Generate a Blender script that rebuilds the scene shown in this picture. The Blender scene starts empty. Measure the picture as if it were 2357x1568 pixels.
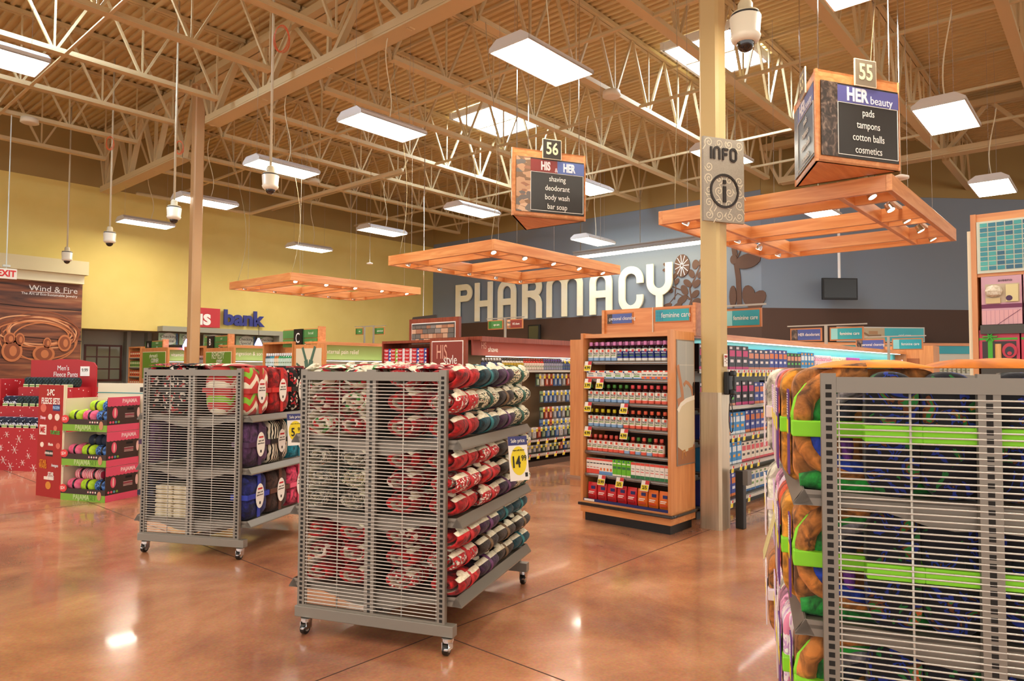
import bpy, bmesh, math, random
from mathutils import Vector, Matrix
random.seed(7)
S = bpy.context.scene
COL = S.collection
# ---------------------------------------------------------------- camera
F, YAW, PITCH, ROLL, EYE = 1594.7, math.radians(41.306), math.radians(2.315), math.radians(0.282), 1.52
FW = Vector((math.cos(YAW)*math.cos(PITCH), math.sin(YAW)*math.cos(PITCH), math.sin(PITCH)))
RT0 = Vector((math.sin(YAW), -math.cos(YAW), 0)); UP0 = RT0.cross(FW)
RT = math.cos(ROLL)*RT0 + math.sin(ROLL)*UP0; UP = -math.sin(ROLL)*RT0 + math.cos(ROLL)*UP0
EYEP = Vector((0, 0, EYE))
cam = bpy.data.cameras.new('camera'); camo = bpy.data.objects.new('camera', cam); COL.objects.link(camo)
cam.sensor_width = 36; cam.lens = F/2357*36; cam.clip_start = .05; cam.clip_end = 200
M = Matrix((RT, UP, -FW)).transposed().to_4x4(); M.translation = EYEP; camo.matrix_world = M
S.camera = camo
# ---------------------------------------------------------------- world, exposure (the rest of the lit shop beyond the frame)
S.view_settings.view_transform = 'Standard'; S.view_settings.look = 'None'
S.view_settings.exposure = 1.85; S.view_settings.gamma = 1
w = bpy.data.worlds.new('world'); S.world = w; w.use_nodes = True
w.node_tree.nodes['Background'].inputs[0].default_value = (1.0, .97, .92, 1)
w.node_tree.nodes['Background'].inputs[1].default_value = WORLD_STRENGTH = 0.55
LAMP_STRENGTH = 9.5
SKY_STRENGTH = 14.0
# ---------------------------------------------------------------- measuring helpers: a pixel of the photograph on a known plane
def ray(x, y): return FW*F + RT*(x-1178.5) - UP*(y-784)
def PX(x, y, X): d = ray(x, y); return EYEP + d*(X/d.x)
def PY(x, y, Y): d = ray(x, y); return EYEP + d*(Y/d.y)
def PZ(x, y, z): d = ray(x, y); return EYEP + d*((z-EYE)/d.z)
def PP(x, y, p, n): d = ray(x, y); n = Vector(n); return EYEP + d*((Vector(p)-EYEP).dot(n)/d.dot(n))
# ---------------------------------------------------------------- colour and materials
def lin(c):
    c = c.lstrip('#'); v = [int(c[i:i+2], 16)/255 for i in (0, 2, 4)]
    return tuple(x/12.92 if x <= .04045 else ((x+.055)/1.055)**2.4 for x in v) + (1,)
MATS = {}
def mat(hexc, rough=.6, metal=0, emit=0, sheen=0, coat=0, alpha=1, spec=None, noise=0):
    key = (hexc, rough, metal, emit, sheen, coat, alpha, noise)
    if key in MATS: return MATS[key]
    m = bpy.data.materials.new('paint_'+hexc); m.use_nodes = True
    nt = m.node_tree; b = nt.nodes['Principled BSDF']
    b.inputs['Base Color'].default_value = lin(hexc); b.inputs['Roughness'].default_value = rough
    b.inputs['Metallic'].default_value = metal
    if sheen: b.inputs['Sheen Weight'].default_value = sheen; b.inputs['Sheen Roughness'].default_value = .4
    if coat: b.inputs['Coat Weight'].default_value = coat
    if emit: b.inputs['Emission Color'].default_value = lin(hexc); b.inputs['Emission Strength'].default_value = emit
    if alpha < 1: b.inputs['Alpha'].default_value = alpha
    if noise:
        tc = nt.nodes.new('ShaderNodeTexCoord'); n = nt.nodes.new('ShaderNodeTexNoise'); n.inputs['Scale'].default_value = noise
        n.inputs['Detail'].default_value = 5
        mx = nt.nodes.new('ShaderNodeMix'); mx.data_type = 'RGBA'
        c = lin(hexc); mx.inputs[6].default_value = tuple(x*.72 for x in c[:3])+(1,); mx.inputs[7].default_value = tuple(min(1, x*1.22) for x in c[:3])+(1,)
        nt.links.new(tc.outputs['Object'], n.inputs['Vector']); nt.links.new(n.outputs['Fac'], mx.inputs[0]); nt.links.new(mx.outputs[2], b.inputs['Base Color'])
    MATS[key] = m; return m
def texmat(name, kind, scale, stops, rough=.6, sheen=0, mscale=(1, 1, 1), dist=0, detail=3, const=True, bump=0, coat=0, rnd=False, metal=0):
    """Procedural material: one texture through a colour ramp. stops = [(pos, hex)...]"""
    if name in MATS: return MATS[name]
    m = bpy.data.materials.new(name); m.use_nodes = True; nt = m.node_tree; N = nt.nodes; L = nt.links
    b = N['Principled BSDF']; b.inputs['Roughness'].default_value = rough; b.inputs['Metallic'].default_value = metal
    if sheen: b.inputs['Sheen Weight'].default_value = sheen
    if coat: b.inputs['Coat Weight'].default_value = coat; b.inputs['Coat Roughness'].default_value = .1
    tc = N.new('ShaderNodeTexCoord'); mp = N.new('ShaderNodeMapping'); mp.inputs['Scale'].default_value = mscale
    L.new(tc.outputs['Object'], mp.inputs['Vector'])
    if rnd:
        oi = N.new('ShaderNodeObjectInfo'); ml = N.new('ShaderNodeMath'); ml.operation = 'MULTIPLY'; ml.inputs[1].default_value = 37.0
        L.new(oi.outputs['Random'], ml.inputs[0]); L.new(ml.outputs[0], mp.inputs['Location'])
    if kind == 'noise':
        t = N.new('ShaderNodeTexNoise'); t.inputs['Detail'].default_value = detail; t.inputs['Distortion'].default_value = dist; out = t.outputs['Fac']
    elif kind == 'voronoi':
        t = N.new('ShaderNodeTexVoronoi'); out = t.outputs['Color']
        sp = N.new('ShaderNodeSeparateColor'); L.new(out, sp.inputs[0]); out = sp.outputs[0]
    elif kind == 'vdist':
        t = N.new('ShaderNodeTexVoronoi'); out = t.outputs['Distance']
    elif kind == 'wave':
        t = N.new('ShaderNodeTexWave'); t.inputs['Distortion'].default_value = dist; t.inputs['Detail'].default_value = detail; t.inputs['Detail Scale'].default_value = 1.2; out = t.outputs['Fac']
    elif kind == 'magic':
        t = N.new('ShaderNodeTexMagic'); t.inputs['Distortion'].default_value = dist; out = t.outputs['Fac']
    t.inputs['Scale'].default_value = scale
    L.new(mp.outputs[0], t.inputs['Vector'])
    r = N.new('ShaderNodeValToRGB'); r.color_ramp.interpolation = 'CONSTANT' if const else 'LINEAR'
    e = r.color_ramp.elements
    while len(e) < len(stops): e.new(.5)
    for i, (p, c) in enumerate(stops): e[i].position = p; e[i].color = lin(c)
    L.new(out, r.inputs[0]); L.new(r.outputs[0], b.inputs['Base Color'])
    if bump:
        bn = N.new('ShaderNodeTexNoise'); bn.inputs['Scale'].default_value = bump[0]; bn.inputs['Detail'].default_value = 4
        bp = N.new('ShaderNodeBump'); bp.inputs['Strength'].default_value = bump[1]; bp.inputs['Distance'].default_value = .01
        L.new(tc.outputs['Object'], bn.inputs['Vector']); L.new(bn.outputs['Fac'], bp.inputs['Height']); L.new(bp.outputs[0], b.inputs['Normal'])
    MATS[name] = m; return m
def velvet(hexc):
    c = lin(hexc)
    def h(f): return '%02x%02x%02x' % tuple(int(min(255, 255*(min(1, x*f)**(1/2.2)))) for x in c[:3])
    return texmat('velvet_'+hexc, 'noise', 13, [(.34, h(.22)), (.5, h(.75)), (.66, h(1.4))], rough=.8, sheen=.1, const=False, bump=(60, .5), dist=1.5, rnd=True)
def woodmat(name, a, b_, axis=2, rough=.38):
    ms = [9, 9, 9]; ms[axis] = .7
    return texmat(name, 'noise', 2.2, [(.3, a), (.7, b_)], rough=rough, mscale=tuple(ms), dist=.8, detail=8, const=False, coat=.15)
WOODZ = woodmat('honey_wood_upright', 'cf8348', 'e29c60'); WOODX = woodmat('honey_wood_long', 'cf7d40', 'e8a264', 0); WOODY = woodmat('honey_wood_cross', 'cf7d40', 'e8a264', 1)
REDW = woodmat('cherry_wood', '7d3524', '9b4a33')
TAN = mat('c9b080', .7); TAN2 = mat('bfa072', .6)
TAUPE = mat('8a8378', .42, .25); TAUPE_SHADE = mat('39352f', .6, .1); CHROME = mat('d8d8d8', .15, 1); BLACK = mat('141312', .45); DARK = mat('0b0a0a', .8)
WIREM = mat('cfcac0', .3, .35); WHITE = mat('f2ede2', .5); CREAM = mat('efe3c4', .6); YEL = mat('f5dd2a', .5); STEEL = mat('8f8a84', .28, .8)
PAPER = mat('f7f3ea', .6); RED = mat('c41f24', .5)
# ---------------------------------------------------------------- mesh builder
class MB:
    def __init__(s): s.v = []; s.f = []; s.m = []
    def add(s, vs, fs, m=0):
        o = len(s.v); s.v += [tuple(p) for p in vs]
        s.f += [tuple(i+o for i in f) for f in fs]; s.m += [m]*len(fs) if isinstance(m, int) else list(m)
        return s
    def box(s, x0, y0, z0, x1, y1, z1, m=0):
        if x0 > x1: x0, x1 = x1, x0
        if y0 > y1: y0, y1 = y1, y0
        if z0 > z1: z0, z1 = z1, z0
        return s.add([(x0,y0,z0),(x1,y0,z0),(x1,y1,z0),(x0,y1,z0),(x0,y0,z1),(x1,y0,z1),(x1,y1,z1),(x0,y1,z1)],
                     [(0,3,2,1),(4,5,6,7),(0,1,5,4),(1,2,6,5),(2,3,7,6),(3,0,4,7)], m)
    def quad(s, a, b, c, d, m=0): return s.add([a, b, c, d], [(0,1,2,3)], m)
    def bar(s, p, q, w, h=None, m=0, up=(0, 0, 1)):
        p = Vector(p); q = Vector(q); d = (q-p)
        if d.length < 1e-6: return s
        d.normalize(); u = Vector(up)
        if abs(d.dot(u)) > .97: u = Vector((1, 0, 0))
        a = d.cross(u).normalized(); b = a.cross(d); h = h or w; a *= w/2; b *= h/2
        vs = [p-a-b, p+a-b, p+a+b, p-a+b, q-a-b, q+a-b, q+a+b, q-a+b]
        return s.add(vs, [(0,3,2,1),(4,5,6,7),(0,1,5,4),(1,2,6,5),(2,3,7,6),(3,0,4,7)], m)
    def cyl(s, p, q, r, n=12, m=0, r2=None, cap=True):
        p = Vector(p); q = Vector(q); d = (q-p).normalized(); u = Vector((0, 0, 1)) if abs(d.z) < .9 else Vector((1, 0, 0))
        a = d.cross(u).normalized(); b = a.cross(d); r2 = r if r2 is None else r2
        vs = [p+(a*math.cos(2*math.pi*i/n)+b*math.sin(2*math.pi*i/n))*r for i in range(n)]+[q+(a*math.cos(2*math.pi*i/n)+b*math.sin(2*math.pi*i/n))*r2 for i in range(n)]
        fs = [(i, (i+1) % n, n+(i+1) % n, n+i) for i in range(n)]
        if cap: fs += [tuple(range(n))[::-1], tuple(range(n, 2*n))]
        return s.add(vs, fs, m)
    def tube(s, path, r, n=8, m=0, closed=False):
        P = [Vector(p) for p in path]; k = len(P); vs = []; u = None
        for i, p in enumerate(P):
            d = (P[(i+1) % k]-P[i-1]) if (closed or 0 < i < k-1) else (P[1]-P[0] if i == 0 else P[-1]-P[-2])
            d.normalize()
            if u is None:
                u = Vector((0, 0, 1)) if abs(d.z) < .9 else Vector((1, 0, 0))
            a = d.cross(u).normalized(); u = a.cross(d)
            rr = r[i] if isinstance(r, (list, tuple)) else r
            vs += [p+(a*math.cos(2*math.pi*j/n)+u*math.sin(2*math.pi*j/n))*rr for j in range(n)]
        fs = []
        for i in range(k if closed else k-1):
            o, o2 = i*n, ((i+1) % k)*n
            fs += [(o+j, o+(j+1) % n, o2+(j+1) % n, o2+j) for j in range(n)]
        if not closed: fs += [tuple(range(n))[::-1], tuple(range((k-1)*n, k*n))]
        return s.add(vs, fs, m)
    def lathe(s, prof, n=16, m=0, c=(0, 0, 0), sx=1, sy=1, pw=2):
        """prof = [(r, z, mat)...]; pw > 2 squares the section"""
        vs = []; fs = []; ms = []
        for r, z, *_ in prof:
            for j in range(n):
                a = 2*math.pi*j/n; ca, sa = math.cos(a), math.sin(a)
                k = 1 if pw == 2 else (abs(ca)**pw+abs(sa)**pw)**(-1/pw)
                vs.append((c[0]+r*ca*k*sx, c[1]+r*sa*k*sy, c[2]+z))
        for i in range(len(prof)-1):
            for j in range(n):
                fs.append((i*n+j, i*n+(j+1) % n, (i+1)*n+(j+1) % n, (i+1)*n+j)); ms.append(prof[i][2] if len(prof[i]) > 2 else m)
        fs.append(tuple(range(n))[::-1]); ms.append(prof[0][2] if len(prof[0]) > 2 else m)
        k = (len(prof)-1)*n; fs.append(tuple(range(k, k+n))); ms.append(prof[-1][2] if len(prof[-1]) > 2 else m)
        return s.add(vs, fs, ms)
    def poly(s, pts, off, m=0):
        """extrude a closed 3-D polygon by vector off"""
        n = len(pts); off = Vector(off); P = [Vector(p) for p in pts]; vs = P+[p+off for p in P]
        return s.add(vs, [tuple(range(n))[::-1], tuple(range(n, 2*n))]+[(i, (i+1) % n, n+(i+1) % n, n+i) for i in range(n)], m)
    def strip(s, pts, w, o, ux, uy, n, t=.002, m=0):
        """flat ribbon of width w along 2-D points, laid in plane (o, ux, uy), thickness t along n"""
        o, ux, uy, n = Vector(o), Vector(ux), Vector(uy), Vector(n); L_ = []; R_ = []
        for i, p in enumerate(pts):
            a = Vector(pts[max(i-1, 0)]); b = Vector(pts[min(i+1, len(pts)-1)]); d = (b-a)
            if d.length == 0: d = Vector((1, 0))
            d.normalize(); q = Vector((-d.y, d.x))*(w/2)
            pl = Vector(p)+q; pr_ = Vector(p)-q
            L_.append(o+ux*pl.x+uy*pl.y); R_.append(o+ux*pr_.x+uy*pr_.y)
        k = len(pts); vs = [x+n*t for x in L_]+[x+n*t for x in R_]+L_+R_
        fs = [];
        for i in range(k-1):
            fs += [(i, i+1, k+i+1, k+i), (2*k+i, 3*k+i, 3*k+i+1, 2*k+i+1), (i, 2*k+i, 2*k+i+1, i+1), (k+i, k+i+1, 3*k+i+1, 3*k+i)]
        fs += [(0, k, 3*k, 2*k), (k-1, 3*k-1, 4*k-1, 2*k-1)]
        return s.add(vs, fs, m)
    def disc(s, c, ux, uy, rx, ry, n, t=.002, k=20, m=0, rot=0):
        c, ux, uy, n = Vector(c), Vector(ux), Vector(uy), Vector(n); pts = []
        for i in range(k):
            a = 2*math.pi*i/k; x, y = rx*math.cos(a), ry*math.sin(a); x, y = x*math.cos(rot)-y*math.sin(rot), x*math.sin(rot)+y*math.cos(rot)
            pts.append(c+ux*x+uy*y)
        return s.poly(pts, n*t, m)
    def mesh(s, name, mats, smooth=False):
        me = bpy.data.meshes.new(name); me.from_pydata(s.v, [], s.f)
        for x in (mats if isinstance(mats, (list, tuple)) else [mats]): me.materials.append(x)
        me.polygons.foreach_set('material_index', s.m)
        if smooth: me.polygons.foreach_set('use_smooth', [True]*len(s.f))
        bm = bmesh.new(); bm.from_mesh(me); bmesh.ops.recalc_face_normals(bm, faces=bm.faces); bm.to_mesh(me); bm.free()
        me.update(); return me
def link(name, me, parent=None, loc=None, rotz=None):
    o = bpy.data.objects.new(name, me); COL.objects.link(o)
    if parent: o.parent = parent
    if loc is not None: o.location = loc
    if rotz is not None: o.rotation_euler = (0, 0, rotz)
    return o
def obj(name, mb, mats, parent=None, loc=None, rotz=None, smooth=False, bevel=0):
    o = link(name, mb.mesh(name, mats, smooth), parent, loc, rotz)
    if bevel:
        b = o.modifiers.new('bevel', 'BEVEL'); b.width = bevel; b.segments = 2; b.limit_method = 'ANGLE'
    return o
def tag(o, label, cat, group=None, kind=None):
    o['label'] = label
    if cat: o['category'] = cat
    if group: o['group'] = group
    if kind: o['kind'] = kind
    return o
def thing(name, label, cat, loc=(0, 0, 0), rotz=0, group=None):
    return tag(link(name, None, None, loc, rotz), label, cat, group)
def struct(name, mb, mats, label=None, smooth=False):
    o = obj(name, mb, mats, smooth=smooth); o['kind'] = 'structure'
    if label: o['label'] = label
    return o
def dup(root, loc, rotz=0, label=None, group=None, scale=None):
    r = root.copy(); COL.objects.link(r); r.location = loc; r.rotation_euler = (0, 0, rotz)
    if label: r['label'] = label
    if group: r['group'] = group
    if scale: r.scale = scale
    for ch in list(root.children):
        c = ch.copy(); COL.objects.link(c); c.parent = r
        for g in list(ch.children):
            d = g.copy(); COL.objects.link(d); d.parent = c
    return r
def text_mesh(t, size, ext=.002, xs=1.0, align='CENTER', bold=0, shear=0):
    cu = bpy.data.curves.new('lettering', 'FONT'); cu.body = t; cu.size = size; cu.extrude = ext/2; cu.align_x = align; cu.align_y = 'CENTER'
    cu.offset = bold; cu.shear = shear; cu.resolution_u = 3
    o = bpy.data.objects.new('lettering', cu); COL.objects.link(o)
    me = bpy.data.meshes.new_from_object(o); bpy.data.objects.remove(o); bpy.data.curves.remove(cu)
    if xs != 1: me.transform(Matrix.Diagonal((xs, 1, 1, 1)))
    return me
def text(t, size, origin, ux, uy, m, parent=None, name='lettering', **kw):
    """letters in the plane spanned by ux (reading direction) and uy (up), centred on origin, in the parent's frame"""
    me = text_mesh(t, size, **kw); ux = Vector(ux).normalized(); uy = Vector(uy).normalized(); n = ux.cross(uy)
    T = Matrix((ux, uy, n)).transposed().to_4x4(); T.translation = Vector(origin); me.transform(T)
    me.materials.clear(); me.materials.append(m)
    return link(name, me, parent)
def free(o):
    "drop an unlinked prototype"
    for c in list(o.children): free(c)
    bpy.data.objects.remove(o)
X_, Y_, Z_ = Vector((1, 0, 0)), Vector((0, 1, 0)), Vector((0, 0, 1))
NX, NY = -X_, -Y_
# ================================================================ SETTING
GX, COLY, COLY2, DECK, YW, XW = 6.36, 2.97, 14.3, 7.74, 20.0, 18.1
def floor_mat():
    m = bpy.data.materials.new('stained_polished_concrete'); m.use_nodes = True; nt = m.node_tree; N = nt.nodes; L = nt.links; b = N['Principled BSDF']
    tc = N.new('ShaderNodeTexCoord'); n1 = N.new('ShaderNodeTexNoise'); n1.inputs['Scale'].default_value = 1.1; n1.inputs['Detail'].default_value = 7; n1.inputs['Distortion'].default_value = .35; n1.inputs['Roughness'].default_value = .6
    r = N.new('ShaderNodeValToRGB'); e = r.color_ramp.elements; e[0].position = .32; e[0].color = lin('96624a'); e[1].position = .68; e[1].color = lin('d89c74'); k = e.new(.5); k.color = lin('b97f5a')
    n2 = N.new('ShaderNodeTexNoise'); n2.inputs['Scale'].default_value = 60; n2.inputs['Detail'].default_value = 3
    mx = N.new('ShaderNodeMix'); mx.data_type = 'RGBA'; mx.blend_type = 'OVERLAY'; mx.inputs[0].default_value = .35
    L.new(tc.outputs['Object'], n1.inputs['Vector']); L.new(n1.outputs['Fac'], r.inputs[0]); L.new(tc.outputs['Object'], n2.inputs['Vector'])
    L.new(r.outputs[0], mx.inputs[6]); L.new(n2.outputs['Color'], mx.inputs[7]); L.new(mx.outputs[2], b.inputs['Base Color'])
    n3 = N.new('ShaderNodeTexNoise'); n3.inputs['Scale'].default_value = 2.5; n3.inputs['Detail'].default_value = 4
    mr = N.new('ShaderNodeMapRange'); mr.inputs['To Min'].default_value = .1; mr.inputs['To Max'].default_value = .3
    L.new(tc.outputs['Object'], n3.inputs['Vector']); L.new(n3.outputs['Fac'], mr.inputs[0]); L.new(mr.outputs[0], b.inputs['Roughness'])
    b.inputs['Coat Weight'].default_value = .35; b.inputs['Coat Roughness'].default_value = .06
    return m
mb = MB(); mb.box(-14, -18, -.2, 36, 24, 0)
struct('floor', mb, floor_mat(), 'polished orange-brown concrete floor with saw-cut joints')
mb = MB()
for yy in (COLY, COLY+5.65, COLY-5.65): mb.box(-8, yy-.004, .0003, 30, yy+.004, .0008)
for xx in (PZ(1150, 1512, 0).x, PZ(1150, 1512, 0).x+4.6): mb.box(xx-.004, -10, .0003, xx+.004, 19.5, .0008)
struct('trim_1', mb, mat('4a2c20', .8), 'dark saw-cut joints in the concrete floor')
# roof deck, corrugated, ribs along y
mb = MB(); x = -10.0; vs = []; xs_ = []
while x < 38:
    xs_ += [(x, 0), (x+.05, 0), (x+.066, .04), (x+.136, .04)]; x += .152
vs = [(a, -22, DECK+h) for a, h in xs_]+[(a, 24, DECK+h) for a, h in xs_]; n = len(xs_)
mb.add(vs, [(i, i+1, n+i+1, n+i) for i in range(n-1)])
mb.box(-10, -22, DECK+.06, 38, 24, DECK+.2)
struct('ceiling', mb, mat('cdb27c', .8), 'tan painted corrugated metal roof deck')
# left (yellow) wall with the entry recess
x0, x1, zh = 6.04, 11.55, 2.5
YELW = texmat('yellow_wall_paint', 'noise', 1.2, [(.3, 'dcc46e'), (.7, 'e3cc78')], rough=.8, const=False); BROWN = mat('4e3526', .7); TANW = mat('9c8048', .8)
mb = MB()
mb.box(-12, YW, 0, x0, YW+.25, 6.2, 0); mb.box(x0, YW, zh, x1, YW+.25, 6.2, 0); mb.box(x1, YW, 2.35, XW+.2, YW+.25, 6.2, 0)
mb.box(x1, YW-.004, 0, XW, YW+.25, 2.35, 1); mb.box(-12, YW-.02, 6.2, XW+.2, YW+.25, DECK+.05, 2)
struct('wall_left', mb, [YELW, BROWN, TANW], 'tall yellow wall with tan upper band')
GREYW = mat('a5a190', .7); GREYD = mat('8d8a7c', .6)
mb = MB(); mb.box(x0-.3, YW+1.2, 0, x1+.3, YW+1.3, zh+.3); mb.box(x0-.05, YW+.25, 0, x0, YW+1.2, zh); mb.box(x1, YW+.25, 0, x1+.05, YW+1.2, zh); mb.box(x0-.1, YW+.25, zh, x1+.1, YW+1.3, zh+.06)
struct('wall_recess', mb, [GREYW], 'grey wall of the recessed entry')
# back wall (pharmacy) and the angled wall beyond it
BLUEW = texmat('slate_blue_paint', 'noise', 300, [(.3, '727c86'), (.7, '848e96')], rough=.7, const=False)
KY = PX(1753, 708, XW).y; D45 = Vector((math.cos(math.radians(-45)), math.sin(math.radians(-45)), 0)); N45 = Vector((-D45.y, D45.x, 0))*-1
KP = Vector((XW, KY, 0)); N45 = Vector((math.sin(math.radians(-45)), -math.cos(math.radians(-45)), 0))
ZB = 3.19
mb = MB(); mb.box(XW, KY, 0, XW+.2, YW, ZB, 1); mb.box(XW, KY, ZB, XW+.2, YW, 6.32, 0); mb.box(XW-.02, KY, 6.32, XW+.2, YW, DECK+.05, 2)
struct('wall_back', mb, [BLUEW, BROWN, TANW], 'slate blue pharmacy wall above a brown lower band')
mb = MB()
for z0, z1, mi, o in ((0, ZB-.03, 1, 0), (ZB-.03, 6.2, 0, 0), (6.2, DECK+.05, 2, .02)):
    a = KP+Vector((0, 0, z0))+N45*o; bb = a+D45*15; nn = -N45*.25
    mb.poly([a, bb, bb+Vector((0, 0, z1-z0)), a+Vector((0, 0, z1-z0))], nn, mi)
struct('wall_right', mb, [BLUEW, BROWN, TANW], 'angled slate blue wall behind the aisles')
# entry bulkhead above the banner
mb = MB(); mb.box(-6, YW-.45, 3.82, 6.03, YW, 4.16, 0); mb.box(-6, YW-.3, 3.6, 5.98, YW, 3.82, 1)
struct('trim_2', mb, [mat('d8cca0', .7), mat('e6ddb8', .7)], 'beige bulkhead over the entry banner')
# bank soffit and counter wall
mb = MB(); mb.box(7.9, YW-.35, 2.5, x1+.1, YW+.25, 2.64, 0); mb.box(11.4, YW-.35, 0, 11.6, YW, 2.5, 0); struct('trim_3', mb, [mat('9d9a86', .6)], 'grey soffit edge under the bank lettering')
# entry doors and windows in the recess
def glazed(n, xa, xb, za, zb, cols, rows, yy, frame, label):
    t = link('window_%d' % n, None, None, ((xa+xb)/2, yy, za)); t['kind'] = 'structure'; t['label'] = label
    hw = (xb-xa)/2; h = zb-za; mb = MB()
    mb.box(-hw, 0, 0, hw, .05, .05); mb.box(-hw, 0, h-.05, hw, .05, h); mb.box(-hw, 0, .05, -hw+.05, .05, h-.05); mb.box(hw-.05, 0, .05, hw, .05, h-.05)
    for i in range(1, cols): xx = -hw+2*hw*i/cols; mb.box(xx-.015, 0, .05, xx+.015, .05, h-.05)
    for i in range(1, rows): zz = h*i/rows; mb.box(-hw+.05, .005, zz-.015, hw-.05, .045, zz+.015)
    obj('frame', mb, frame, t); mb = MB(); mb.box(-hw+.05, .02, .05, hw-.05, .03, h-.05); obj('pane', mb, mat('8d8c74', .12, spec=.5), t)
DKW = mat('5a2a1c', .5)
glazed(1, 6.45, 7.4, 1.12, 2.12, 3, 3, YW+1.1, DKW, 'dark-framed window grid beside the entry')
glazed(2, 8.2, 9.6, 1.12, 2.12, 4, 3, YW+1.1, DKW, 'dark-framed window grid behind the column')
mb = MB(); mb.box(-.45, 0, 0, .45, .06, 2.12); o = struct('door_1', mb, [mat('7a3a24', .5)], 'reddish wooden door beside the entry banner'); o.location = (5.95, YW+1.1, 0)
for i, xx in enumerate((6.45-.12, 7.5, 8.05, 9.8)):
    mb = MB(); mb.box(xx-.05, YW+.9, 0, xx+.05, YW+1.15, zh); struct('trim_%d' % (4+i), mb, [GREYD], 'grey vertical post in the recessed entry')
# ---------------------------------------------------------------- steel frame
def column(name, y, lab, top, cap):
    t = thing(name, lab, 'column', (GX, y, 0))
    s_ = .1; b = .025
    def oct_(z0, z1, s2, m): 
        mb = MB(); P = [(-s2, -s2+b), (-s2+b, -s2), (s2-b, -s2), (s2, -s2+b), (s2, s2-b), (s2-b, s2), (-s2+b, s2), (-s2, s2-b)]
        mb.poly([(x, y_, z0) for x, y_ in P], (0, 0, z1-z0), m); return mb
    obj('shaft', oct_(0 if not cap else 1.3, top, s_, 0), mat('cdb27a' if cap else 'c39a68', .5), t)
    if cap:
        obj('cladding', oct_(0, 1.3, s_+.012, 0), texmat('brushed_steel', 'noise', 6, [(.3, 'b8a88e'), (.7, 'cbbba2')], rough=.33, mscale=(6, 6, .3), const=False, metal=.6), t)
    mb = MB(); mb.box(-.16, -.16, top, .16, .16, top+.03); obj('cap_plate', mb, TAN2, t)
    return t
column('steel_column', COLY, 'cream round-cornered steel column with steel cladding and info sign', 7.33, True)
column('steel_column', COLY2, 'plain tan steel column left of the bank lettering', 7.33, False)
def truss(name, lab, cat, p0, p1, zb, zt, pitch, cw, wv, group, tm=TAN, vert=True):
    """chords along p0->p1 plus a web; the thing's origin is at p0 on the bottom chord"""
    p0 = Vector(p0); p1 = Vector(p1); d = (p1-p0); L_ = d.length; d.normalize(); side = Vector((-d.y, d.x, 0))
    t = thing(name, lab, cat, (p0.x, p0.y, 0), 0, group)
    tc_ = MB(); bc = MB(); wb = MB()
    for s_ in (-1, 1):
        o = side*(cw*.32*s_)
        tc_.bar(o+Vector((0, 0, zt-cw*.3)), o+d*L_+Vector((0, 0, zt-cw*.3)), cw*.52, cw*.5)
        bc.bar(o+d*.5+Vector((0, 0, zb+cw*.3)), o+d*(L_-.5)+Vector((0, 0, zb+cw*.3)), cw*.52, cw*.45)
    tc_.bar(Vector((0, 0, zt-cw*.05)), d*L_+Vector((0, 0, zt-cw*.05)), cw*1.15, cw*.1); bc.bar(d*.5+Vector((0, 0, zb)), d*(L_-.5)+Vector((0, 0, zb)), cw*1.15, cw*.12)
    n = max(2, round((L_-1)/pitch)); st = (L_-1)/n
    for i in range(n):
        a = d*(.5+st*i); c = d*(.5+st*(i+1)); mid = (a+c)/2
        wb.bar(a+Vector((0, 0, zb)), mid+Vector((0, 0, zt-cw*.2)), wv, wv*.8); wb.bar(mid+Vector((0, 0, zt-cw*.2)), c+Vector((0, 0, zb)), wv, wv*.8)
        if vert: wb.bar(c+Vector((0, 0, zb)), c+Vector((0, 0, zt-cw*.2)), wv*.6, wv*.6)
    wb.bar(d*.5+Vector((0, 0, zb)), Vector((0, 0, zt-cw*.2)), wv, wv*.8); wb.bar(d*(L_-.5)+Vector((0, 0, zb)), d*L_+Vector((0, 0, zt-cw*.2)), wv, wv*.8)
    obj('top_chord', tc_, tm, t); obj('bottom_chord', bc, tm, t); obj('web', wb, tm, t)
    return t
truss('roof_girder', 'heavy tan lattice girder running over the round column', 'girder', (GX, COLY, 0), (GX, COLY2-.12, 0), 6.41, 7.5, 1.89, .26, .1, None)
truss('roof_girder', 'deeper tan lattice girder between plain column and yellow wall', 'girder', (GX, COLY2+.12, 0), (GX, YW, 0), 5.98, 7.5, 1.4, .26, .1, None)
truss('roof_girder', 'tan lattice girder at the right edge above the cosmetics sign', 'girder', (GX, -8.4, 0), (GX, COLY-.12, 0), 6.41, 7.5, 1.89, .26, .1, None)
truss('roof_girder', 'far tan lattice girder over the angled blue wall', 'girder', (XW+.1, -14, 0), (XW+.1, KY, 0), 6.41, 7.5, 1.89, .26, .1, None)
ORD = ['first', 'second', 'third', 'fourth', 'fifth', 'sixth', 'seventh', 'eighth', 'ninth', 'tenth', 'eleventh', 'twelfth']
for i in range(14):
    y = COLY2+2*1.888-i*1.888
    if y < YW:
        if i < 12: truss('roof_joist', 'tan open-web roof joist behind the girder, %s from the yellow wall' % ORD[i], 'joist', (GX+.02, y, 0), (XW, y, 0), 6.43, DECK-.005, 1.25, .13, .045, 'roof joists beyond the girder')
        if i < 7: truss('roof_joist', 'tan open-web roof joist left of the girder, %s from the yellow wall' % ORD[i], 'joist', (-5, y, 0), (GX-.02, y, 0), 6.43, DECK-.005, 1.25, .13, .045, 'roof joists left of the girder')
        if i in (7, 8, 9, 10, 11): truss('roof_joist', 'tan open-web roof joist over the angled wall, %s along' % ORD[i-7], 'joist', (XW+.14, y, 0), (30, y, 0), 6.43, DECK-.005, 1.25, .13, .045, 'roof joists over the angled wall')
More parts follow.
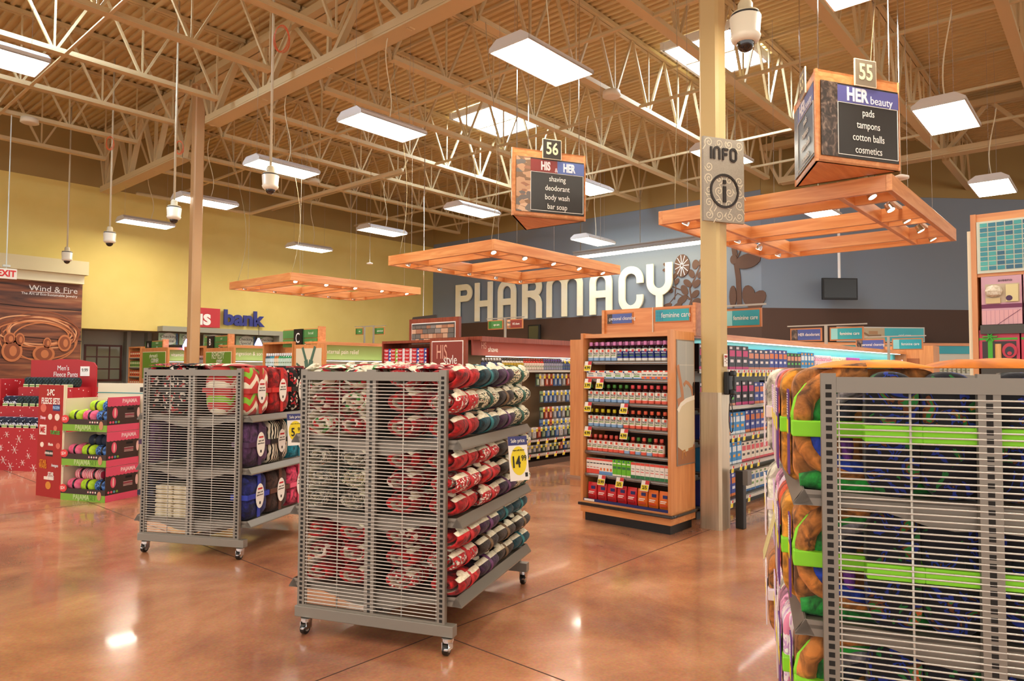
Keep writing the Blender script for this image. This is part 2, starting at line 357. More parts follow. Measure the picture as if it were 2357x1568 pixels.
for k, (x, z, y0, y1) in enumerate(((8.4, 6.43, -6, 19.9), (11.2, 6.43, -6, 19.9), (14.3, 6.43, -6, 19.9), (8.4, 7.6, -6, 19.9), (12.5, 7.6, -6, 19.9), (15.8, 7.6, -6, 19.9), (3.4, 6.43, 6, 19.9), (1.2, 7.6, 6, 19.9), (4.6, 7.55, 6, 19.9), (16.4, 6.43, -6, 19.9))):
    mb = MB(); mb.box(x-.025, y0, z-.004, x+.025, y1, z+.004); mb.box(x-.004, y0, z, x+.004, y1, z+.05)
    tag(obj('joist_bridging', mb, TAN), 'thin tan bridging angle crossing %s of the joists, %s' % ('the undersides' if z < 7 else 'the tops', ORD[k]), 'bridging', 'bridging angles')
mb = MB(); mb.tube([(6.9, 19.0, 6.0), (9.5, 19.0, 6.0), (9.9, 18.7, 5.95), (9.9, 12, 5.95)], .05, 8)
tag(obj('sprinkler_pipe', mb, TAN, smooth=True), 'tan pipe with an elbow below the far joists', 'pipe')
mb = MB(); mb.tube([(8, -5, 7.0), (20, -5+5.2, 7.0)], .06, 8); tag(obj('roof_duct', mb, TAN, smooth=True), 'tan pipe crossing under the deck at the right', 'pipe')
# skylights
def skylight(cx, cy, lab, w=1.75, d=1.35):
    t = thing('skylight', lab, 'skylight', (cx, cy, DECK-.14), 0, 'roof skylights')
    mb = MB()
    for a in (0, 1):
        s_ = 1 if a else -1
        mb.box(-w/2-.05, s_*d/2-.03, -.02, w/2+.05, s_*d/2+.03, .13); mb.box(s_*w/2-.03, -d/2, -.02, s_*w/2+.03, d/2, .13)
    obj('curb', mb, mat('e8e6e0', .5), t); mb = MB(); mb.box(-w/2+.03, -d/2+.03, .02, w/2-.03, d/2-.03, .05); obj('diffuser', mb, mat('c8e2ff', .5, emit=SKY_STRENGTH), t)
    mb = MB(); mb.box(-.02, -d/2+.03, 0, .02, d/2-.03, .02); obj('glazing_bar', mb, mat('c9ccd0', .5), t)
skylight(12.4, 11.45, 'bright white skylight above the number 56 sign')
skylight(12.5, 5.75, 'bright white skylight partly behind the round column')
skylight(2.2, 11.5, 'skylight over the left bay lighting the joist webs')
# ================================================================ LUMINAIRES
WIRE = mat('9a9184', .6)
LENS = mat('fff8e6', .4, emit=LAMP_STRENGTH); HOUSE = mat('cfc9bf', .4, .1)
def make_luminaire():
    t = thing('high_bay_light', 'x', 'ceiling light')
    L_, W, n = .61, .29, 10; vs = []
    prof = [(-W, 0), (-W, .05), (-W*.62, .125), (W*.62, .125), (W, .05), (W, 0)]
    mb = MB()
    mb.poly([(-L_, y, z) for y, z in prof], (.012, 0, 0)); mb.poly([(L_, y, z) for y, z in prof], (-.012, 0, 0))
    for i in range(5):
        (ya, za), (yb, zb) = prof[i], prof[i+1]; mb.quad((-L_, ya, za), (L_, ya, za), (L_, yb, zb), (-L_, yb, zb))
    mb.box(-L_, -W, 0, L_, -W+.015, .012); mb.box(-L_, W-.015, 0, L_, W, .012)
    obj('housing', mb, HOUSE, t)
    mb = MB(); mb.box(-L_+.015, -W+.017, .006, L_-.015, W-.017, .016); obj('lens', mb, LENS, t)
    for s_ in (-1, 1):
        mb = MB(); mb.cyl((s_*.5, 0, .125), (s_*.5, 0, 2.62), .0022, 5); obj('suspension_wire', mb, WIRE, t)
    mb = MB(); mb.tube([(.1+.10*math.sin(k*.55), .07*math.sin(k*.45), .12+1.3*k/10) for k in range(11)], .008, 6); obj('power_cord', mb, mat('d9c9a2', .6), t, smooth=True)
    return t
lum0 = make_luminaire(); first = [True]
def lum(x, y, z, lab):
    if first[0]: first[0] = False; lum0.location = (x, y, z); lum0['label'] = lab; lum0['group'] = 'high bay lights hung under the roof'
    else: dup(lum0, (x, y, z), 0, lab)
ZL = 5.05
for px_, py_, z, lab in ((1250, 148, ZL, 'largest glowing light, high in the picture centre'), (882, 296, ZL, 'glowing light left of the largest one'), (650, 391, ZL+.05, 'glowing light behind the hanging dome camera'),
    (473, 468, ZL, 'glowing light cut by the plain tan column'), (336, 517, ZL+.05, 'dimmest-looking light at the left beside a dome camera'), (1088, 488, ZL-.1, 'glowing light just left of the number 56 sign'), (880, 535, ZL, 'glowing light above the middle wooden spotlight frame'),
    (712, 574, ZL-.1, 'glowing light above the leftmost wooden spotlight frame'), (1345, 433, ZL, 'glowing light peeking out right of the number 56 sign'), (1366, 557, ZL-.25, 'glowing light right of and below the 56 sign'),
    (1663, 362, ZL, 'glowing light mostly hidden by the info sign'), (1885, 489, ZL-.2, 'glowing light seen through the right wooden frame'), (2180, 274, 4.75, 'large glowing light right of the number 55 sign'), (2286, 434, 4.7, 'smaller glowing light at far right edge'),
    (1950, -62, 4.9, 'light just cut off by the top edge above the 55 sign')):
    p = PZ(px_, py_, z); lum(p.x, p.y, z, lab)
p = PZ(52, 150, 4.8); lum(p.x-.42, p.y, 4.8, 'large glowing light cut off at the left edge')
for x, y in ((6.2, -2.2), (10, -2.5), (2, 2), (2, -1.5), (-2, 3), (-2, 6.5)): lum(x, y, 5.0, 'high bay light of the same rows, outside the picture')
# ================================================================ DOME CAMERAS
def make_dome():
    t = thing('dome_camera', 'x', 'security camera')
    mb = MB(); mb.cyl((0, 0, .27), (0, 0, 3.74), .018, 10); obj('pole', mb, mat('cfc3a4', .4), t, smooth=True)
    mb = MB(); mb.lathe([(.04, .33), (.055, .30), (.055, .24), (.10, .23), (.108, .215)], 24); obj('mounting_collar', mb, mat('cdbf9c', .5), t, smooth=True)
    mb = MB(); mb.lathe([(.108, .20, 0), (.115, .195, 0), (.104, .06, 0), (.112, .05, 0), (.10, .02, 0), (.075, .0, 0)], 28); obj('housing', mb, mat('ece2cb', .35), t, smooth=True)
    mb = MB(); mb.lathe([(.106, .215), (.106, .20)], 28); obj('seam', mb, BLACK, t)
    mb = MB(); mb.lathe([(.068, .01)]+[(.066*math.cos(a), -.066*math.sin(a)) for a in (0, .3, .6, .9, 1.2, 1.5)], 24); obj('dome', mb, mat('1a1512', .06, .3, coat=1), t, smooth=True)
    return t
d0 = make_dome()
for i, (px_, py_, lab) in enumerate(((1716, 100, 'large white dome camera hanging beside the round column'), (622, 437, 'white dome camera below a long pole, left of centre'), (400, 506, 'white dome camera just left of the plain column'), (252, 560, 'small white dome camera over the yellow wall'), (154, 601, 'small white dome camera above the jewelry banner'))):
    p = PZ(px_, py_, 3.98)
    if i == 0: d0.location = p; d0['label'] = lab; d0['group'] = 'dome cameras on poles'
    else: dup(d0, p, 0, lab)
# ceiling smoke/speaker
for px_, py_, z, lab in ((1408, 222, 6.3, 'round flat ceiling speaker among the joists above the 56 sign'), (722, 421, 6.3, 'small round ceiling speaker above the left luminaires'), (68, 283, 6.3, 'round ceiling speaker at the far left under the joists')):
    p = PZ(px_, py_, z); mb = MB(); mb.lathe([(.07, .1), (.15, .09), (.16, .0), (.13, -.015)], 20); tag(obj('ceiling_speaker', mb, mat('d8c8a8', .6), None, p, smooth=True), lab, 'speaker', 'round speakers under the roof')
for px_, py_, lab in ((2073, 412, 'white disc sensor hanging behind the 55 sign'), (851, 608, 'small white disc sensor on a thin rod over the yellow wall')):
    p = PZ(px_, py_, 3.3 if px_ > 1000 else 3.9); t = thing('disc_sensor', lab, 'sensor', p); mb = MB(); mb.lathe([(.02, .04), (.07, .02), (.07, 0)], 18); obj('disc', mb, WHITE, t, smooth=True); mb = MB(); mb.cyl((0, 0, .04), (0, 0, 2.6), .006, 6); obj('rod', mb, CHROME, t)
# coils of orange cable on the camera poles and drooping cords
for px_, py_, z, r_, lab in ((648, 90, 5.9, .11, 'coil of thin orange cable near the top of a camera pole'), (413, 340, 5.3, .07, 'small orange cable coil on the pole left of the column'), (253, 330, 5.9, .08, 'orange cable coil on the pole over the yellow wall')):
    p = PZ(px_, py_, z); mb = MB()
    for k in range(4): mb.tube([(r_*(1+.08*k)*math.cos(a)*.8, .02*math.sin(a*2+k), r_*1.5*(1+.05*k)*math.sin(a)) for a in [2*math.pi*i/24 for i in range(24)]], .004, 5, 0, True)
    tag(obj('cable_coil', mb, mat('d05a24', .5), None, p, math.radians(-48)), lab, 'cable', 'orange cable coils')
# ================================================================ WOODEN SPOTLIGHT FRAMES
def wood_frame(x0, y0, x1, y1, z, lab):
    t = thing('spotlight_frame', lab, 'hanging frame', ((x0+x1)/2, (y0+y1)/2, z), 0, 'wooden spotlight frames')
    a, b = (x1-x0)/2, (y1-y0)/2; h = .15; k = .42; tk = .05
    for i, yy in enumerate((-b, -b+k, b-k-tk, b-tk)):
        e_ = 0 if i in (0, 3) else tk; mb = MB(); mb.box(-a+e_, yy, 0, a-e_, yy+tk, h-(.003 if e_ else 0)); obj('long_beam', mb, WOODX, t, bevel=.003)
    for xx in (-a, -a+k, -.18, .18-tk, a-k-tk, a-tk):
        mb = MB()
        if xx in (-a, a-tk): mb.box(xx, -b+tk, 0.001, xx+tk, b-tk, h-.001)
        else: mb.box(xx, -b+tk, .002, xx+tk, b-tk, h-.004)
        obj('cross_beam', mb, WOODY, t)
    sp = 0
    for side in (-1, 1):
        yy = side*(b-k/2-tk/2)
        mb = MB(); mb.box(-a+.1, yy-.018, h-.035, a-.1, yy+.018, h-.005); obj('light_track', mb, WHITE, t)
        for i in range(5):
            xx = -a+.22+i*(2*a-.44)/4
            mb = MB(); mb.cyl((xx, yy, h-.03), (xx, yy, .07), .011, 8); mb.cyl((xx-.045, yy, .05), (xx+.045, yy, .05), .009, 8)
            p = Vector((xx, yy, .055)); d = Vector((0.25*(-1 if i < 2 else 1)*.4, side*.55, -1)).normalized()
            mb.cyl(p-d*.03, p+d*.05, .03, 16, 0, .045)
            s_ = obj('spotlight', mb, CHROME, t, smooth=False); mb = MB(); mb.cyl(p+d*.048, p+d*.053, .036, 14); obj('bulb', mb, mat('fff4dc', .3, emit=5), s_)
    for xx in (-a+.3, 0, a-.3):
        for yy in (-b+.2, b-.2):
            mb = MB(); mb.cyl((xx, yy, h), (xx+.0, yy, 6.5-z), .0022, 5); obj('hanging_wire', mb, WIRE, t)
    for sx in (-1, 1):
        mb = MB(); mb.tube([(-a+.1+.22*math.sin(q*.45), sx*(b-.15)+.10*math.sin(q*.5), h+q*.27) for q in range(12)], .0045, 6); obj('power_cord', mb, mat('9a8a68', .7), t, smooth=True)
    return t
wood_frame(6.84, 11.42, 9.98, 13.78, 3.12, 'leftmost hanging wooden frame with spotlights, before the yellow wall')
wood_frame(6.82, 6.32, 9.96, 8.58, 3.12, 'middle hanging wooden frame with spotlights, beneath the 56 sign')
wood_frame(6.80, 1.49, 10.0, 3.82, 3.12, 'largest hanging wooden frame, behind the round column')
# ================================================================ TRIANGULAR AISLE SIGNS
COFFEE = texmat('coffee_bean_photo', 'noise', 11, [(.3, '1e1612'), (.5, '3f3028'), (.62, '6a5648'), (.78, '9a8270')], rough=.35, dist=2.2, const=False)
STONE = texmat('stacked_stone_photo', 'voronoi', 13, [(.0, '8a6a50'), (.25, 'c49a78'), (.5, '77706a'), (.72, 'd9b595'), (.9, 'a5745a')], rough=.6, mscale=(1, 1, 1.9))
SIGNBLK = texmat('charcoal_sign_face', 'wave', 3, [(.3, '26211d'), (.7, '332e28')], rough=.35, dist=0, detail=0, mscale=(0, 0, 1), const=False)
def sign_face(t, o, ux, w, h, num, left, band, title, rows, numdx, fin):
    """one printed panel plus number plate on a prism side; o = lower left corner, ux = reading direction (parent frame)"""
    ux = Vector(ux).normalized(); n = ux.cross(Z_); o = Vector(o)+n*.004
    def q(x0, z0, x1, z1, d): return [o+ux*x0+Z_*z0+n*d, o+ux*x1+Z_*z0+n*d, o+ux*x1+Z_*z1+n*d, o+ux*x0+Z_*z1+n*d]
    mb = MB(); mb.poly(q(.05*w, .07*h, .97*w, .88*h, 0), n*.006, 0)
    mb.poly(q(.05*w, .07*h, .24*w, .88*h, .006), n*.003, 1)
    if len(band) == 2: mb.poly(q(.24*w, .68*h, .60*w, .86*h, .006), n*.003, 2); mb.poly(q(.60*w, .68*h, .97*w, .86*h, .006), n*.003, 3)
    else: mb.poly(q(.24*w, .68*h, .97*w, .86*h, .006), n*.003, 2)
    f = obj('printed_panel', mb, [SIGNBLK, left, mat(band[0], .4), mat(band[-1], .4)], t)
    mb = MB(); r = .006
    for a in ((.24*w, .10*h, .96*w, .105*h+r*.2), (.24*w, .67*h, .96*w, .675*h), (.24*w, .10*h, .245*w, .675*h), (.955*w, .10*h, .96*w, .675*h)): mb.poly(q(*a, .007), n*.004, 0)
    obj('white_border', mb, PAPER, f)
    c = lambda x, z: o+ux*x*w+Z_*z*h+n*.011
    for args in title: text(args[0], args[1]*h, c(*args[2]), ux, Z_, mat(args[3], .4), f, xs=args[4], bold=args[5])
    for i, r_ in enumerate(rows): text(r_, .115*h, c(.6, .585-.138*i), ux, Z_, PAPER, f, xs=.82)
    mb = MB(); pw, ph = .30*w*.86, .30*h
    mb.poly(q(numdx*w-pw/2, .875*h+.0, numdx*w+pw/2, .875*h+ph, .012), n*.012, 1); mb.poly(q(numdx*w-pw/2+.008, .875*h+.008, numdx*w+pw/2-.008, .875*h+ph-.008, .024), n*.002, 0)
    pl = obj('number_plate', mb, [mat(fin, .5), CREAM], t)
    text(num, .25*h, o+ux*numdx*w+Z_*(.875*h+ph/2)+n*.028, ux, Z_, mat('efe6b4', .5), pl, xs=.8, bold=.004)
def prism_sign(A, B, C_, z, h, lab, data):
    c = (A+B+C_)/3; t = thing('aisle_sign', lab, 'sign', (c.x, c.y, z))
    P = [Vector((p.x-c.x, p.y-c.y, 0)) for p in (A, B, C_)]
    mb = MB(); mb.poly(P, (0, 0, .02)); mb.poly([p+Z_*(h-.02) for p in P], (0, 0, .02))
    for i in range(3):
        a, b = P[i], P[(i+1) % 3]; d = (b-a).normalized(); n = d.cross(Z_)
        mb.poly([a, b, b+Z_*h, a+Z_*h], -n*.02)
    obj('wooden_box', mb, WOODX, t)
    for (i, args) in data: 
        a, b = P[i], P[(i+1) % 3]; sign_face(t, a, b-a, (b-a).length, h, *args)
    for p in P:
        mb = MB(); q = p*.85; mb.cyl(q+Z_*h, q+Z_*(6.6-z), .006, 6); obj('hanging_rod', mb, CHROME, t)
    return t
hh = ('HER', .2, (.47, .765), 'f4f0f4', .8, .006)
f55 = ('55', COFFEE, ('5c5a9a',), [hh, ('beauty', .125, (.76, .735), 'f4f0f4', .95, 0)], ['pads', 'tampons', 'cotton balls', 'cosmetics'], .56, '8a7a64')
f56 = ('56', STONE, ('8a2f2a', '5b6fae'), [('HIS', .17, (.44, .765), 'f0dcdc', .62, .006), ('&', .09, (.585, .72), 'f0dcdc', .9, 0), ('HER', .17, (.76, .765), 'eeeef6', .62, .006)], ['shaving', 'deodorant', 'body wash', 'bar soap'], .52, '3a342c')
a, b, c = PZ(1831, 431, 3.3), PZ(1879, 370, 3.3), PZ(2073, 394, 3.3)
prism_sign(b, c, a, 3.3, .80, 'three-sided wooden aisle sign numbered 55 near the right', [(0, f55), (2, f55)])
a, b, c = PZ(1178, 495, 3.3), PZ(1348, 510, 3.3), PZ(1210, 530, 3.3)
prism_sign(a, b, c, 3.3, .80, 'three-sided wooden aisle sign numbered 56 near picture centre', [(0, f56)])
# ================================================================ INFO SIGN
c = PZ(1664, 497, 2.96); ux = Vector((math.cos(math.radians(-28)), math.sin(math.radians(-28)), 0)); n = ux.cross(Z_)
base = Vector((GX, COLY, 0))+n*.17
t = thing('info_sign', 'grey info sign with spirals and a big letter i on the column', 'sign', (base.x, base.y, 2.93))
Wd, Ht = .47, .81
mb = MB(); o = -ux*Wd/2; mb.poly([o, o+ux*Wd, o+ux*Wd+Z_*Ht, o+Z_*Ht], n*-.03, 0); obj('board', mb, mat('9a8f80', .55, noise=90), t)
mb = MB()
def spiral(cx, cy, r, ph, sg=1): return [(cx+r*(1-k/26)*math.cos(ph+sg*k*.42), cy+r*(1-k/26)*math.sin(ph+sg*k*.42)) for k in range(24)]
random.seed(3)
for ix in range(4):
    for iz in range(7):
        cx, cz = -.175+ix*.117, .06+iz*.116
        if iz in (4,) and ix in (1, 2, 3): continue
        if iz == 5 and ix < 4: continue
        pts = spiral(cx, cz, .048, random.uniform(0, 6), random.choice((-1, 1))); pts = [(pts[0][0]+.03*random.choice((-1, 1)), pts[0][1]-.045)]+pts
        mb.strip(pts, .007, (0, 0, 0), ux, Z_, n, .002)
obj('spiral_ornament', mb, mat('d6c8ae', .6), t)
K = mat('2a221d', .5); mb = MB()
def stk(pts, w_=.022): mb.strip(pts, w_, n*.002, ux, Z_, n, .008)
z0, z1 = .60, .715
stk([(-.15, z0), (-.15, z1)]); stk([(-.115, z0)]+[(-.085+.03*math.cos(a), z1-.03+.03*math.sin(a)) for a in [math.pi*(1-k/8) for k in range(9)]]+[(-.055, z0)])
stk([(-.015, z0), (-.015, z1-.005)]); stk([(-.015, z1-.01), (.045, z1-.01)]); stk([(-.015, (z0+z1)/2), (.035, (z0+z1)/2)])
stk([(.105+.032*math.cos(a), (z0+z1)/2+(.03 if math.sin(a) > 0 else -.03)+.027*math.sin(a)) for a in [2*math.pi*k/20 for k in range(21)]])
obj('info_letters', mb, K, t)
mb = MB(); mb.strip([(.0+.155*math.cos(a), .30+.155*math.sin(a)) for a in [2*math.pi*k/40 for k in range(41)]], .022, n*.002, ux, Z_, n, .008)
mb.strip([(0, .19), (0, .345)], .036, n*.002, ux, Z_, n, .008); mb.strip([(0, .37), (0, .405)], .036, n*.002, ux, Z_, n, .008); obj('letter_i_roundel', mb, K, t)
# ================================================================ COLUMN FITTINGS
cx = GX; t = thing('wall_phone', 'black corded phone mounted on the steel-clad column', 'phone', (GX-.0, COLY-.115, 1.28))
mb = MB(); mb.box(-.05, -.05, 0, .05, 0, .22); obj('base', mb, BLACK, t, bevel=.01)
mb = MB(); mb.box(-.03, -.095, .0, .03, -.05, .05); mb.box(-.03, -.095, .18, .03, -.05, .23); mb.box(-.022, -.1, .04, .022, -.075, .19); obj('handset', mb, BLACK, t, bevel=.01)
mb = MB(); mb.tube([(-.02+.0*k, -.06-.02*math.sin(k*.5), 0-.36*math.sin(math.pi*k/12)) if k < 12 else (.03, -.06, 0) for k in range(13)], .005, 6); obj('cord', mb, BLACK, t, smooth=True)
mb = MB(); mb.box(-.04, -.004, 0, .04, 0, .12, 0)
for k in range(6): mb.box(-.03+(k % 2)*.035, -.006, .1-.014*k, .0+(k % 2)*.03, -.004, .106-.014*k, 1 if k else 2)
mb.box(-.03, -.006, .085, .03, -.004, .105, 2)
tag(obj('notice_card', mb, [PAPER, mat('8a5048', .6), RED], None, (GX, COLY-.115, 1.55)), 'small white and red notice above the black phone', 'notice')
t = thing('guard_post', 'short black guard post with grey outlet box by the column', 'post', (GX+.13, COLY-.2, 0)); mb = MB(); mb.box(-.035, -.04, 0, .035, .04, .55); obj('post', mb, BLACK, t, bevel=.006); mb = MB(); mb.box(-.05, -.09, .42, .05, -.04, .56); obj('outlet_box', mb, mat('6a6660', .4), t, bevel=.004)
# ================================================================ TV
q = KP+N45*.6; c = PP(1934, 665, q, N45); t = thing('television', 'black television hanging on a white pole before the blue wall', 'television', c)
n = N45; ux = D45
mb = MB(); hw, hh_ = .47, .28
mb.poly([-ux*hw-Z_*hh_, ux*hw-Z_*hh_, ux*hw+Z_*hh_, -ux*hw+Z_*hh_], -n*.06); obj('case', mb, mat('0d0c0c', .5), t, bevel=.006)
mb = MB(); mb.poly([-ux*(hw-.04)-Z_*(hh_-.05)+n*.001, ux*(hw-.04)-Z_*(hh_-.05)+n*.001, ux*(hw-.04)+Z_*(hh_-.03)+n*.001, -ux*(hw-.04)+Z_*(hh_-.03)+n*.001], n*.003); obj('screen', mb, mat('0e0b09', .22), t)
mb = MB(); mb.cyl((0, 0, hh_), (0, 0, 6.4-c.z), .035, 12); o = obj('ceiling_pole', mb, WHITE, t); o.location = -n*.04
# ================================================================ PHARMACY LETTERS
zb, zt = 3.22, 4.62; Hh = zt-zb; LET = texmat('cream_sign_foam', 'noise', 2, [(.4, 'fbf6d8'), (.6, 'f9f2cc')], rough=.6, const=False)
t = thing('pharmacy_sign', 'tall cream PHARMACY lettering on the slate blue wall', 'sign', (XW, 0, zb))
def yy_(px_, py_=700): return PX(px_, py_, XW).y
def arc(cx, cy, rx, ry, a0, a1, n=14): return [(cx+rx*math.cos(math.radians(a0+(a1-a0)*k/n)), cy+ry*math.sin(math.radians(a0+(a1-a0)*k/n))) for k in range(n+1)]
def letter(ch, pl, pr_):
    y0, y1 = yy_(pl), yy_(pr_); W = y0-y1; s_ = W*.17 if ch == 'M' else W*.29; s_ = .22 if ch != 'M' else .2; h = Hh; a = s_/2; w = W; mb = MB()
    cnt = [0]
    def S_(pts): cnt[0] += 1; mb.strip(pts, s_, (-.07, y0, 0), NY, Z_, NX, .06+.0012*cnt[0])
    if ch == 'P': S_([(a, 0), (a, h)]); S_([(a, h-a)]+arc(w-a-.18, h-.32, .18, .32-a, 90, -90)+[(a, h-.64+a)])
    elif ch == 'H': S_([(a, 0), (a, h)]); S_([(w-a, 0), (w-a, h)]); S_([(a, h*.45), (w-a, h*.45)])
    elif ch == 'A': S_([(a, 0)]+arc(w/2, h-w/2, w/2-a, w/2-a, 180, 0)+[(w-a, 0)]); S_([(a, h*.45), (w-a, h*.45)])
    elif ch == 'R': S_([(a, 0), (a, h)]); S_([(a, h-a)]+arc(w-a-.2, h-.34, .2, .34-a, 90, -90)+[(a, h-.68+a)]); S_([(w*.45, h-.68+a)]+arc(w-a-.26, h-.94, .26, .3, 75, 0, 6)+[(w-a, 0)])
    elif ch == 'M':
        S_([(a, 0)]+arc(w*.25+a/2, h-w*.25, w*.25-a/2, w*.25-a, 180, 0)+[(w/2, 0)]); S_(arc(w*.75-a/2, h-w*.25, w*.25-a/2, w*.25-a, 176, 0)+[(w-a, 0)])
    elif ch == 'C': S_([(w-a, h-w*.62)]+arc(w/2, h-w/2, w/2-a, w/2-a, 0, 180)+arc(w/2, w/2, w/2-a, w/2-a, 180, 360)+[(w-a, w*.62)])
    elif ch == 'Y': S_([(a, h)]+arc(w/2, h*.62, w/2-a, w/2-a, 180, 360)+[(w-a, h)]); S_([(w/2, h*.62-w/2+a), (w/2, 0)])
    for i, v in enumerate(mb.v): pass
    obj('letter_'+ch.lower(), mb, LET, t)
for ch, a, b in (('P', 1054, 1091), ('H', 1098, 1138), ('A', 1151, 1192), ('R', 1207, 1251), ('M', 1263, 1345), ('A', 1362, 1413), ('C', 1429, 1485), ('Y', 1493, 1552)): letter(ch, a, b)
# botanical mural (flat paint on the wall)
BR = mat('5b3f2e', .7); mb = MB(); U = PX(1500, 700, XW).y
def mpt(px_, py_): p = PX(px_, py_, XW); return (U-p.y, p.z)
O_ = (XW-.006, U, 0)
cn_ = [0]
def leaf(px_, py_, lx, ly, rot):
    cn_[0] += 1; c = mpt(px_, py_); mb.disc((XW-.006, U-c[0], c[1]), NY, Z_, lx, ly, NX, .006+.0012*cn_[0], 14, 0, math.radians(rot))
def stem(pts, w_): cn_[0] += 1; mb.strip([mpt(*p) for p in pts], w_, O_, NY, Z_, NX, .003+.0007*cn_[0])
stem([(1583, 715), (1592, 690), (1588, 665), (1600, 640), (1612, 612)], .05); stem([(1590, 690), (1570, 668), (1548, 660)], .035); stem([(1553, 690), (1556, 660), (1548, 628)], .03); stem([(1588, 690), (1560, 675), (1540, 700)], .025)
for x, y, a, b, r in ((1571, 690, .22, .12, 35), (1592, 630, .17, .11, -60), (1601, 609, .17, .12, 80), (1583, 652, .18, .11, -40), (1576, 668, .2, .12, 120), (1604, 653, .17, .11, 45), (1601, 677, .17, .11, 40), (1613, 632, .15, .09, 50), (1603, 697, .2, .14, 35), (1560, 705, .2, .1, 30), (1555, 635, .12, .07, 60), (1559, 648, .12, .07, 60), (1541, 620, .12, .07, -30), (1533, 610, .1, .06, -30), (1543, 668, .13, .09, -40), (1532, 622, .1, .06, 0), (1536, 705, .2, .09, 20), (1614, 603, .15, .07, 60)): leaf(x, y, a*.82, b*.82, r)
leaf(1571, 612, .24, .33, 0)
stem([(1690, 570), (1700, 640), (1703, 705)], .14); stem([(1695, 600), (1708, 570), (1716, 555)], .03)
for x, y, a, b, r in ((1722, 601, .36, .2, 10), (1690, 598, .1, .13, 0), (1688, 683, .1, .3, 0), (1725, 682, .18, .3, 10), (1745, 690, .18, .28, -40), (1740, 702, .2, .16, 30)): leaf(x, y, a, b, r)
tag(obj('botanical_mural', mb, BR), 'brown painted flower and leaves on the blue wall right of PHARMACY', 'mural')
mb = MB(); c = mpt(1571, 612)
for k in range(11):
    a = 2*math.pi*k/11; mb.strip([(c[0]+.03*math.cos(a), c[1]+.04*math.sin(a)), (c[0]+.22*math.cos(a), c[1]+.31*math.sin(a))], .018, (XW-.04, U, 0), NY, Z_, NX, .003+.001*k)
tag(obj('mural_petal_lines', mb, mat('c9ccd0', .7)), 'pale petal lines of the round mural flower', 'mural')
# strip light over the letters
a, b = PX(1322, 593, XW-.7), PX(1650, 549, XW-.7); t = thing('strip_light', 'long bright strip light hung above the PHARMACY letters', 'ceiling light', (XW-.7, (a.y+b.y)/2, a.z)); hl = (a.y-b.y)/2
mb = MB(); mb.box(-.06, -hl, .02, .1, hl, .16); mb.box(-.1, -hl, .14, .12, hl, .17); obj('housing', mb, mat('9a968e', .5), t)
mb = MB(); mb.box(-.055, -hl, -.05, .09, hl, .02); obj('tube', mb, mat('fff6e0', .4, emit=7), t)
for s_ in (-.9, 0, .9): mb = MB(); mb.cyl((0, s_*hl, .17), (0, s_*hl, 2.3), .01, 6); obj('hanging_rod', mb, CHROME, t)
# ================================================================ US BANK LETTERS
NAVY = mat('2b2f7a', .5); a = PY(475, 740, YW-.1); p = PY(603, 745, YW-.1)
t = thing('bank_sign', 'red and navy bank lettering on the yellow wall', 'sign', (a.x-.72, YW-.06, 2.67))
mb = MB(); q = PY(510, 730, YW-.1).x-(a.x-.72); mb.box(PY(454, 730, YW-.1).x-t.location.x, -.05, 0, q-.05, 0, .56); obj('red_block', mb, mat('c1272d', .5), t)
text('us', .62, (q*.50, -.055, .27), X_, Z_, WHITE, t, xs=.95, bold=.02, ext=.02)
text('bank', .62, ((q+p.x-t.location.x)/2+.03, -.05, .30), X_, Z_, NAVY, t, xs=1.05, bold=.022, ext=.06)
# EXIT sign
p = PZ(14, 630, 3.3); p = EYEP+(p-EYEP)*1.0; t = thing('exit_sign', 'white hanging sign with red EXIT letters at left edge', 'sign', (p.x, p.y, 3.3)); dx = Vector((1, 0, 0))
mb = MB(); mb.box(-.17, -.03, -.1, .17, .03, .1); obj('sign_box', mb, mat('f0ead8', .5), t, bevel=.004); text('EXIT', .17, (0, -.033, -.002), X_, Z_, mat('d8231f', .5), t, xs=.85, bold=.006)
mb = MB(); mb.box(-.06, -.03, .13, .06, .03, .17); mb.cyl((0, 0, .1), (0, 0, 3.1), .01, 8); obj('hanger', mb, mat('cfd6cc', .4), t)
# ================================================================ JEWELRY BANNER
yb = YW-.06; t = thing('jewelry_banner', 'large brown wood-plank banner showing copper bracelets', 'banner', (3.5, yb, .9))
PLANK = texmat('aged_plank_print', 'noise', 1.6, [(.3, '2c1711'), (.45, '6b3a22'), (.6, '8f5230'), (.75, 'a97a50')], rough=.5, mscale=(.35, 1, 4), dist=1.4, detail=7, const=False)
def bp(px_, py_): p = PY(px_, py_, yb-.005); return (p.x-3.5, p.z-.9)
zt_ = 3.62-.9; rx = PY(187, 760, yb).x-3.5
mb = MB(); mb.box(-3.5, 0, 0, rx, .03, zt_); obj('printed_sheet', mb, PLANK, t)
for py_ in (700, 770): 
    mb = MB(); mb.strip([bp(-60, py_-8), bp(60, py_+6), bp(187, py_+16)], .02, (0, -.001, 0), X_, Z_, NY, .002); obj('plank_gap', mb, mat('160c08', .8), t)
random.seed(5); COPP = [mat('c77a4a', .35, .3), mat('8f4e2e', .4, .3), mat('e0a070', .3, .3)]
for k in range(11):
    mb = MB(); c = bp(88+random.uniform(-14, 14), 778+random.uniform(-18, 14)); rx_ = random.uniform(.6, .86); rz = random.uniform(.3, .48); ro = random.uniform(-.12, .05)
    mb.strip([(c[0]+rx_*math.cos(a)*math.cos(ro)-rz*math.sin(a)*math.sin(ro), c[1]+rx_*math.cos(a)*math.sin(ro)+rz*math.sin(a)*math.cos(ro)) for a in [2*math.pi*q/40 for q in range(41)]], .03, (0, -.004-.002*k, 0), X_, Z_, NY, .002); obj('bracelet_print', mb, COPP[k % 3], t)
